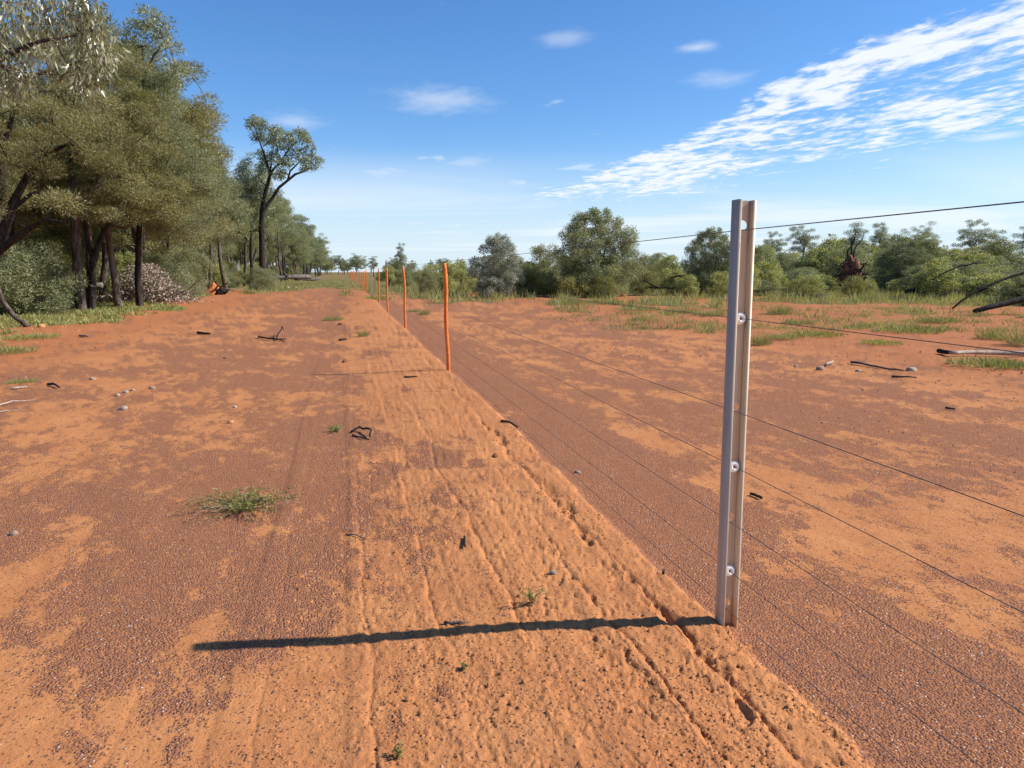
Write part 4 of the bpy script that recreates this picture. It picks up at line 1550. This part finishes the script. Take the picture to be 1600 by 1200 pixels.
def root_ball():
    D = 52.0
    b = at(1330, D)
    e = empty('uprooted_stump', (b[0], b[1], 0), 0, 'uprooted stump with upright ball of red earth and roots in the scrub', 'stump')
    rg_ = np.random.default_rng(8)
    n, k = 22, 28
    V, Q = [], []
    for i in range(n + 1):
        th = math.pi * i / n
        for j in range(k):
            a = 2 * math.pi * j / k
            d = np.array([math.sin(th) * math.cos(a), math.sin(th) * math.sin(a), math.cos(th)])
            V.append(d)
    V = np.array(V)
    r = .60 + .85 * fbm(V[:, 0] * 2.6 + V[:, 2] * 2.1 + 9, V[:, 1] * 2.6 + V[:, 2] * 2.7 + 9, 14, 5, .75)
    V = V * r[:, None] * np.array([.70, .55, 1.38]) + np.array([0, 0, 1.15])
    for i in range(n):
        for j in range(k):
            Q.append([i * k + j, (i + 1) * k + j, (i + 1) * k + (j + 1) % k, i * k + (j + 1) % k])
    mb = MB()
    mb.add(V, Q)
    obj('earth_ball', mb.mesh('earth_ball'), plain_mat('dry root earth', (.050, .026, .018), (.26, .10, .05), 3.2, .95, .8, .08, 6), e)
    for q in range(34):
        a = rg_.uniform(0, 6.28)
        p0 = np.array([.5 * math.cos(a), .4 * math.sin(a), rg_.uniform(.3, 2.2)])
        d = unit(np.array([math.cos(a), math.sin(a), rg_.normal() * .8 + .3]))
        mr = MB()
        mr.tube(jag(rg_, [p0, p0 + d * .5, p0 + d * rg_.uniform(.7, 1.1) + np.array([0, 0, rg_.normal() * .2])], 3, .08), np.linspace(.05, .012, 7), 6)
        obj('root', mr.mesh('root', True), CHAR, e)
    for q in range(4):
        mr = MB()
        p0 = np.array([rg_.normal() * .25, rg_.normal() * .2, 1.8])
        mr.tube(jag(rg_, [p0, p0 + np.array([rg_.normal() * .25, 0, 1.1]), p0 + np.array([rg_.normal() * .5, 0, rg_.uniform(1.8, 2.6)])], 3, .05), np.linspace(.075, .02, 7), 6)
        obj('stem', mr.mesh('stem', True), CHAR, e)


root_ball()


def earth_mound():
    D = 52.0
    b = at(333, D)
    e = empty('dirt_mound', (b[0], b[1], 0), 0, 'bright red heap of earth with dead roots at the woodland edge', 'mound')
    k = 30
    xs = np.linspace(-1, 1, k)
    X, Y = np.meshgrid(xs, xs)
    r = np.hypot(X, Y)
    Z = .80 * np.clip(1 - r, 0, 1) ** .9 * (.55 + .9 * fbm(X * 2.4 + 5, Y * 2.4 + 5, 33, 4, .6)) - .08
    V = np.stack([X.ravel() * .95, Y.ravel() * .9, Z.ravel()], 1)
    i, j = np.meshgrid(np.arange(k - 1), np.arange(k - 1), indexing='ij')
    Q = np.stack([i * k + j, i * k + j + 1, (i + 1) * k + j + 1, (i + 1) * k + j], -1).reshape(-1, 4)
    mb = MB()
    mb.add(V, Q)
    obj('earth', mb.mesh('earth'), plain_mat('bright red earth', (.38, .105, .035), (.52, .17, .06), 6, .95, .6, .05), e)
    rg_ = np.random.default_rng(5)
    for q in range(9):
        a = rg_.uniform(0, 6.28)
        p0 = np.array([.5 * math.cos(a), .5 * math.sin(a), .35])
        mr = MB()
        p1 = p0 + np.array([math.cos(a) * .9, math.sin(a) * .9, rg_.uniform(-.2, .7)])
        mr.tube(jag(rg_, [p0, p1], 4, .06), np.linspace(.08, .03, 5), 6)
        obj('root', mr.mesh('root', True), DEADWOOD, e)
    line3('tree_stump', 'dark splintered stump just right of the red earth heap', 'stump', CHAR,
          [([(340, 462, 50), (344, 456, 50), (349, 452, 50)], .22, .10), ([(344, 460, 50), (352, 457, 50), (358, 453, 50)], .16, .05), ([(341, 458, 50), (338, 452, 50)], .12, .05)])


earth_mound()


def brush_heap():
    D = 36.5
    b = at(236, D)
    e = empty('brush_heap', (b[0], b[1], 0), -YAW, 'heap of felled branches covered with pale dry leaves at woodland edge', 'brush heap')
    rg_ = np.random.default_rng(21)
    mb = MB()
    for q in range(46):
        p0 = np.array([rg_.uniform(-2.2, 1.2), rg_.normal() * .6, rg_.uniform(0, .6)])
        a = rg_.normal() * .6
        d = np.array([math.cos(a), math.sin(a) * .6, rg_.uniform(-.05, .5)])
        L = rg_.uniform(.7, 1.7)
        mb.tube(jag(rg_, [p0, p0 + d * L], 4, .05), np.linspace(rg_.uniform(.015, .05), .006, 5), 5)
    obj('branches', mb.mesh('branches', True), DEADWOOD, e)
    n = 4200
    x = rg_.normal(-.3, 1.0, n).clip(-2.3, 3.2)
    top = 1.65 * np.exp(-((x + .25) / 1.25) ** 2) + .28
    P = np.stack([x, rg_.normal(size=n) * .6, top * rg_.uniform(.02, 1, n) ** .6], 1)
    V, Q = leaf_quads(rg_, P, rg_.normal(size=(n, 3)) + np.array([0, 0, -.5]), .13, .062)
    obj('dry_leaves', mesh_np('dry_leaves', V, [Q], {'tint': np.repeat(rg_.uniform(0, 1, n), 4)}), L_PALE, e)


brush_heap()


# ------------------------------------------------------------------ small plants near the camera
def weed(name, label, u, v, spread, height, nst, leaf, m, seed, dry=0, group=None, cat='plant'):
    p = gp(u, v)
    rg_ = np.random.default_rng(seed)
    e = empty(name, (p[0], p[1], H(p[0], p[1])), 0, label, cat, group)
    st, dr = MB(), MB()
    VV, QQ, TT, n0 = [], [], [], 0
    for k in range(nst + dry):
        a = rg_.uniform(0, 6.28)
        L = spread * rg_.uniform(.35, 1.0)
        hgt = height * rg_.uniform(.15, 1.0)
        ts = np.linspace(0, 1, 7)
        bend = rg_.normal() * .5
        X = L * ts * np.cos(a + bend * ts)
        Y = L * ts * np.sin(a + bend * ts)
        Z = hgt * np.sin(ts * rg_.uniform(1.3, 2.6)) + .004
        P = np.stack([X, Y, Z], 1) + rg_.normal(size=(7, 3)) * .006 * np.array([1, 1, .5])
        P[:, 2] = np.maximum(P[:, 2], .004)
        (st if k < nst else dr).tube(P, np.linspace(.0022, .0010, 7), 4, cap=False)
        if k < nst:
            n = int(rg_.integers(16, 34))
            t = rg_.uniform(.15, 1, n)
            B = np.stack([np.interp(t, ts, P[:, i]) for i in range(3)], 1)
            Dd = unit(rg_.normal(size=(n, 3)) + np.array([0, 0, .4]))
            V, Q = leaf_quads(rg_, B, Dd, leaf, leaf * .34)
            V[:, 2] = np.maximum(V[:, 2], .003)
            VV.append(V)
            QQ.append(Q + n0)
            n0 += len(V)
            TT.append(np.repeat(rg_.uniform(0, 1, n), 4))
    obj('stems', st.mesh('stems'), M_STEM, e)
    obj('leaves', mesh_np('leaves', np.concatenate(VV), [np.concatenate(QQ)], {'tint': np.concatenate(TT)}), m, e)
    if dry:
        obj('dry_stems', dr.mesh('dry_stems'), M_PALE, e)
    return e


M_STEM = plain_mat('green brown stems', (.10, .085, .03), (.16, .13, .05), 30, .7, .1)
weed('sprawling_weed', 'sprawling green weed with dry pale stems on the gravel at left', 378, 800, .40, .10, 62, .021, L_WEED, 5, 9)
weed('seedling', 'small green weed on the gravel left of the charred stick', 526, 676, .13, .06, 10, .024, L_WEED, 6)
weed('seedling', 'small upright green seedling on the berm above the post shadow', 832, 966, .060, .085, 6, .015, L_WEED, 7)
weed('seedling', 'green seedling at the bottom edge of the picture', 622, 1199, .03, .04, 4, .013, L_WEED, 8)
weed('seedling', 'tiny green sprout on the sand below the post shadow', 724, 1063, .02, .022, 6, .010, L_WEED, 9)


def tuft_mesh(seed, n, h, spread, w):
    rg_ = np.random.default_rng(seed)
    a = rg_.uniform(0, 6.28, n)
    r = spread * rg_.uniform(0, 1, n) ** .7
    P = np.stack([r * np.cos(a), r * np.sin(a), np.zeros(n)], 1)
    D = np.stack([np.cos(a) * rg_.uniform(.1, .9, n), np.sin(a) * rg_.uniform(.1, .9, n), np.ones(n)], 1) + rg_.normal(size=(n, 3)) * .45
    D[:, 2] = np.abs(D[:, 2])
    V, Q = leaf_quads(rg_, P, D, h, w, .5)
    return mesh_np('grass_blades', V, [Q], {'tint': np.repeat(rg_.uniform(0, 1, n), 4)})


TUFT = [tuft_mesh(1, 700, .17, .42, .009), tuft_mesh(2, 800, .12, .58, .013), tuft_mesh(3, 420, .27, .24, .007)]
TL = [(1270, 528, 1, 1.1, L_WEED, 'bright green leafy patch on red soil right of the post'),
      (1225, 532, 0, .8, L_GRASS, 'dull green tuft between the post and the bright green patch'),
      (1188, 540, 2, .8, L_GRASS, 'thin grass tuft just right of the post'),
      (1250, 506, 0, .9, L_GRASS, 'green tuft above the bright patch, right of the upper insulator'),
      (1420, 519, 1, 1.4, L_GRASS, 'wide green grass patch in the middle of the right clearing'),
      (1545, 575, 1, 1.0, L_GRASS, 'green tuft under the pale stripped log, larger of two'),
      (1580, 577, 0, .7, L_GRASS, 'green tuft under the pale stripped log, smaller of two at the edge'),
      (1550, 530, 2, 1.1, L_GRASS, 'upright dry green tuft right of the wide grass patch'),
      (1375, 540, 1, .7, L_WEED, 'flat green weeds left of the pale stripped log'),
      (1340, 512, 0, .9, L_GRASS, 'grass tuft left of the wide patch, below the fallen trunk'),
      (1216, 492, 2, 1.5, L_GRASS, 'tall grass tuft just above the bright patch by the post'),
      (1108, 494, 0, 1.3, L_GRASS, 'low grass patch just left of the near post'),
      (1060, 490, 1, 1.3, L_GRASS, 'low grass patch left of the one beside the near post'),
      (1000, 487, 1, 1.3, L_GRASS, 'green patch on red soil below the ochre boulder'),
      (940, 474, 1, 1.8, L_GRASS, 'grass patch at the foot of the largest dark bush'),
      (880, 478, 0, 1.8, L_GRASS, 'grass tuft below the low yellow green bush'),
      (663, 492, 2, .75, L_GRASS, 'spiky grey green tuft beside the white stone by the poles'),
      (646, 488, 0, .5, L_GRASS, 'thin tuft left of the spiky tuft by the poles'),
      (520, 500, 0, .7, L_GRASS, 'faint tuft on the berm beside the dark far clod'),
      (568, 528, 2, .5, L_GRASS, 'thin dry tuft on the berm left of the second pole'),
      (35, 597, 1, .35, L_WEED, 'small flat green weed on red soil at far left'),
      (48, 532, 1, 1.0, L_WEED, 'flat green weeds at the lower edge of the left grass'),
      (4, 552, 1, .9, L_WEED, 'green weeds cut by the left edge of the picture'),
      (590, 470, 0, 1.6, L_WEED, 'green tuft at the foot of the fourth orange pole'),
      (1470, 505, 0, 1.2, L_GRASS, 'tuft right of the wide grass patch below the black trunk'),
      (1600, 540, 2, 1.3, L_GRASS, 'grass tuft at the right edge above the stripped log')]
for i, (u, v, k, s, m, lab) in enumerate(TL):
    p = gp(u, v)
    me = TUFT[k].copy()
    o = obj('grass_tuft', me, m, None, (p[0], p[1], H(p[0], p[1])), (0, 0, rg.uniform(0, 6.28)))
    o.scale = (s, s, s * rg.uniform(.8, 1.1))
    tag(o, lab, 'grass tuft', 'tufts in the clearing')


# ------------------------------------------------------------------ grass, gravel, clods (nobody could count them)
def scatter_grass(name, X, Y, h, w, m, label, seed, lean=.35):
    rg_ = np.random.default_rng(seed)
    tus = fbm(X / .6, Y / .6, 190 + seed, 3, .6)               # blades gather into tussocks
    k = rg_.uniform(.30, .62, len(X)) < tus
    X, Y, tus = X[k], Y[k], tus[k]
    n = len(X)
    P = np.stack([X, Y, Hbase(X, Y) - .01], 1)
    D = rg_.normal(size=(n, 3)) * lean + np.array([0, 0, 1])
    V, Q = leaf_quads(rg_, P, D, 1.0, w, .5)
    L = h * np.clip(.25 + 2.2 * (tus - .35), .3, 1.5)
    V = (V.reshape(n, 4, 3) - P[:, None]) * np.array([1, 1, 1])
    axis = V[:, 2:3]
    side = V - axis * np.array([0, .45, 1, .45])[None, :, None]
    V = (P[:, None] + axis * np.array([0, .45, 1, .45])[None, :, None] * L[:, None, None] + side).reshape(-1, 3)
    patch = fbm(X / 1.7, Y / 2.0, 90 + seed, 3)
    T = np.clip(.6 * rg_.uniform(0, 1, n) + 1.1 * (patch - .5) + .25, 0, 1)
    tag(obj(name, mesh_np(name, V, [Q], {'tint': np.repeat(T, 4)}), m), label, None, None, 'stuff')


def cam_polar(n, d0, d1, u0, u1, seed, pw=1.0):
    rg_ = np.random.default_rng(seed)
    d = 1 / (1 / d0 + (1 / d1 - 1 / d0) * rg_.uniform(0, 1, n) ** pw)
    u = rg_.uniform(u0, u1, n)
    lat = d * (u - 800) / 1212.7
    return d * math.sin(YAW) + lat * math.cos(YAW), d * math.cos(YAW) - lat * math.sin(YAW)


def keep_green(X, Y, seed, lo=.25, hi=.8):
    _, _, gr = masks(X, Y)
    k = np.random.default_rng(seed).uniform(lo, hi, len(X)) < gr
    return X[k], Y[k]


X, Y = cam_polar(170000, 24, 130, 500, 1720, 3)
k = X > FX - 1.5
X, Y = keep_green(X[k], Y[k], 4)
scatter_grass('grass', X, Y, .44, .028, L_GRASS, 'tall green and straw grass under the right hand scrub', 1)
X, Y = cam_polar(60000, 45, 160, 380, 640, 5)
k = (X <= FX - 1.5) & (X > -11)
X, Y = keep_green(X[k], Y[k], 6)
scatter_grass('grass', X, Y, .26, .04, L_GRASS, 'green grass covering the far end of the track', 2)
rg_ = np.random.default_rng(9)
n = 110000
Y = rg_.uniform(14, 62, n)
X = lut(Y, [12, 34, 40, 60], [-7.0, -6.4, -8.0, -8.6]) - np.abs(rg_.normal(size=n)) * 3.0
X, Y = keep_green(X, Y, 10)
scatter_grass('undergrowth', X, Y, .17, .034, L_WEED, 'leafy green undergrowth along the left woodland edge', 3, .8)


def scatter_lumps(name, X, Y, size, m, label, seed, tri=True, sink=.25):
    """small irregular pyramids sitting in the soil"""
    rg_ = np.random.default_rng(seed)
    n = len(X)
    Z = Hbase(X, Y) + Hfine(X, Y)
    a0 = rg_.uniform(0, 6.28, n)
    V = np.zeros((n, 5, 3))
    for j in range(4):
        a = a0 + j * 1.5708 + rg_.uniform(-.4, .4, n)
        r = size * rg_.uniform(.6, 1.15, n)
        V[:, j] = np.stack([X + r * np.cos(a), Y + r * np.sin(a), Z - size * sink], 1)
    V[:, 4] = np.stack([X + size * rg_.uniform(-.4, .4, n), Y + size * rg_.uniform(-.4, .4, n), Z + size * rg_.uniform(.45, .9, n)], 1)
    base = np.arange(n)[:, None] * 5
    T = np.concatenate([np.concatenate([base + j, base + (j + 1) % 4, base + 4], 1) for j in range(4)])
    o = obj(name, mesh_np(name, V.reshape(-1, 3), [T], {'tint': np.repeat(rg_.uniform(0, 1, n), 5)}), m)
    tag(o, label, None, None, 'stuff')


def grain_mat(name, stops):
    m, g, b, out = mat(name)
    a = g.n('ShaderNodeAttribute', attribute_name='tint')
    r = g.n('ShaderNodeValToRGB')
    r.color_ramp.interpolation = 'LINEAR'
    el = r.color_ramp.elements
    el[0].position, el[0].color = stops[0][0], stops[0][1] + (1,)
    el[1].position, el[1].color = stops[-1][0], stops[-1][1] + (1,)
    for p_, c_ in stops[1:-1]:
        e_ = el.new(p_)
        e_.color = c_ + (1,)
    g.l(a.outputs['Fac'], r.inputs[0])
    g.l(r.outputs[0], b.inputs['Base Color'])
    b.inputs['Roughness'].default_value = .8
    b.inputs['Specular IOR Level'].default_value = .25
    return m


M_GRAIN = grain_mat('ironstone gravel', [(0, (.11, .052, .040)), (.45, (.20, .088, .060)), (.80, (.30, .126, .072)), (.96, (.38, .165, .08)), (1, (.50, .37, .28))])
M_CRUMB = grain_mat('sandy crumbs', [(0, (.29, .105, .036)), (.5, (.41, .165, .058)), (1, (.49, .215, .085))])
rg_ = np.random.default_rng(31)
X, Y = cam_polar(150000, 1.75, 9.0, -60, 1660, 32)
gm, _, _ = masks(X, Y)
k = rg_.uniform(.3, .75, len(X)) < gm
X, Y = X[k][:90000], Y[k][:90000]
scatter_lumps('gravel', X, Y, .0032 * rg_.uniform(.6, 1.5, len(X)), M_GRAIN, 'fine dark ironstone gravel strewn over the sand', 33)
X, Y = cam_polar(60000, 1.8, 30.0, -60, 1660, 34)
gm, _, _ = masks(X, Y)
e = berm_edge(Y)
rel = ((X > -.3) & (X < e)) * .5 + np.exp(-((X - 1.3) / .12) ** 2) * 1.2 + np.exp(-((X - e) / .06) ** 2) * .7 + np.exp(-((X + 7.3) / .8) ** 2) * 1.5 + np.exp(-((X - 10) / 1.5) ** 2)
k = rg_.uniform(.05, 1.6, len(X)) < rel * ss(.35, .65, fbm(X * 3, Y * 2, 36, 3))
X, Y = X[k], Y[k]
scatter_lumps('dirt_crumbs', X, Y, (.0048 * rg_.uniform(.5, 2.2, len(X))) * (1 + np.hypot(X, Y) / 7), M_CRUMB, 'small crumbs of red earth on the berm and windrows', 37)

# low patchy weeds over the right hand clearing
rg_ = np.random.default_rng(41)
cx, cy = cam_polar(270, 19, 46, 880, 1700, 42)
ok = (cx > 6.5)
cx, cy = cx[ok], cy[ok]
m_ = rg_.integers(60, 260, len(cx))
sp_ = rg_.uniform(.15, .6, len(cx))
X = np.concatenate([c + rg_.normal(size=q) * w for c, q, w in zip(cx, m_, sp_)])
Y = np.concatenate([c + rg_.normal(size=q) * w for c, q, w in zip(cy, m_, sp_)])
scatter_grass('low_weeds', X, Y, .16, .014, L_GRASS, 'low thin patches of weeds dotted over the red soil at right', 5, .7)
# broken bark, twigs and chips lying about
X, Y = cam_polar(5200, 5, 60, -60, 1660, 44)
k = ((X < -4.5) | (X > 4.5)) & (rg_.uniform(0, 1, len(X)) < .25 + .9 * ss(.5, .7, fbm(X / 2, Y / 3, 45, 3)))
X, Y = X[k], Y[k]
M_LITTER = grain_mat('woody litter', [(0, (.03, .02, .016)), (.5, (.13, .06, .035)), (.85, (.22, .10, .05)), (1, (.48, .38, .29))])
scatter_lumps('litter', X, Y, rg_.uniform(.008, .035, len(X)) * np.clip(np.hypot(X, Y) / 16, .3, 1), M_LITTER, 'small bits of bark and clods littering the red soil', 46)
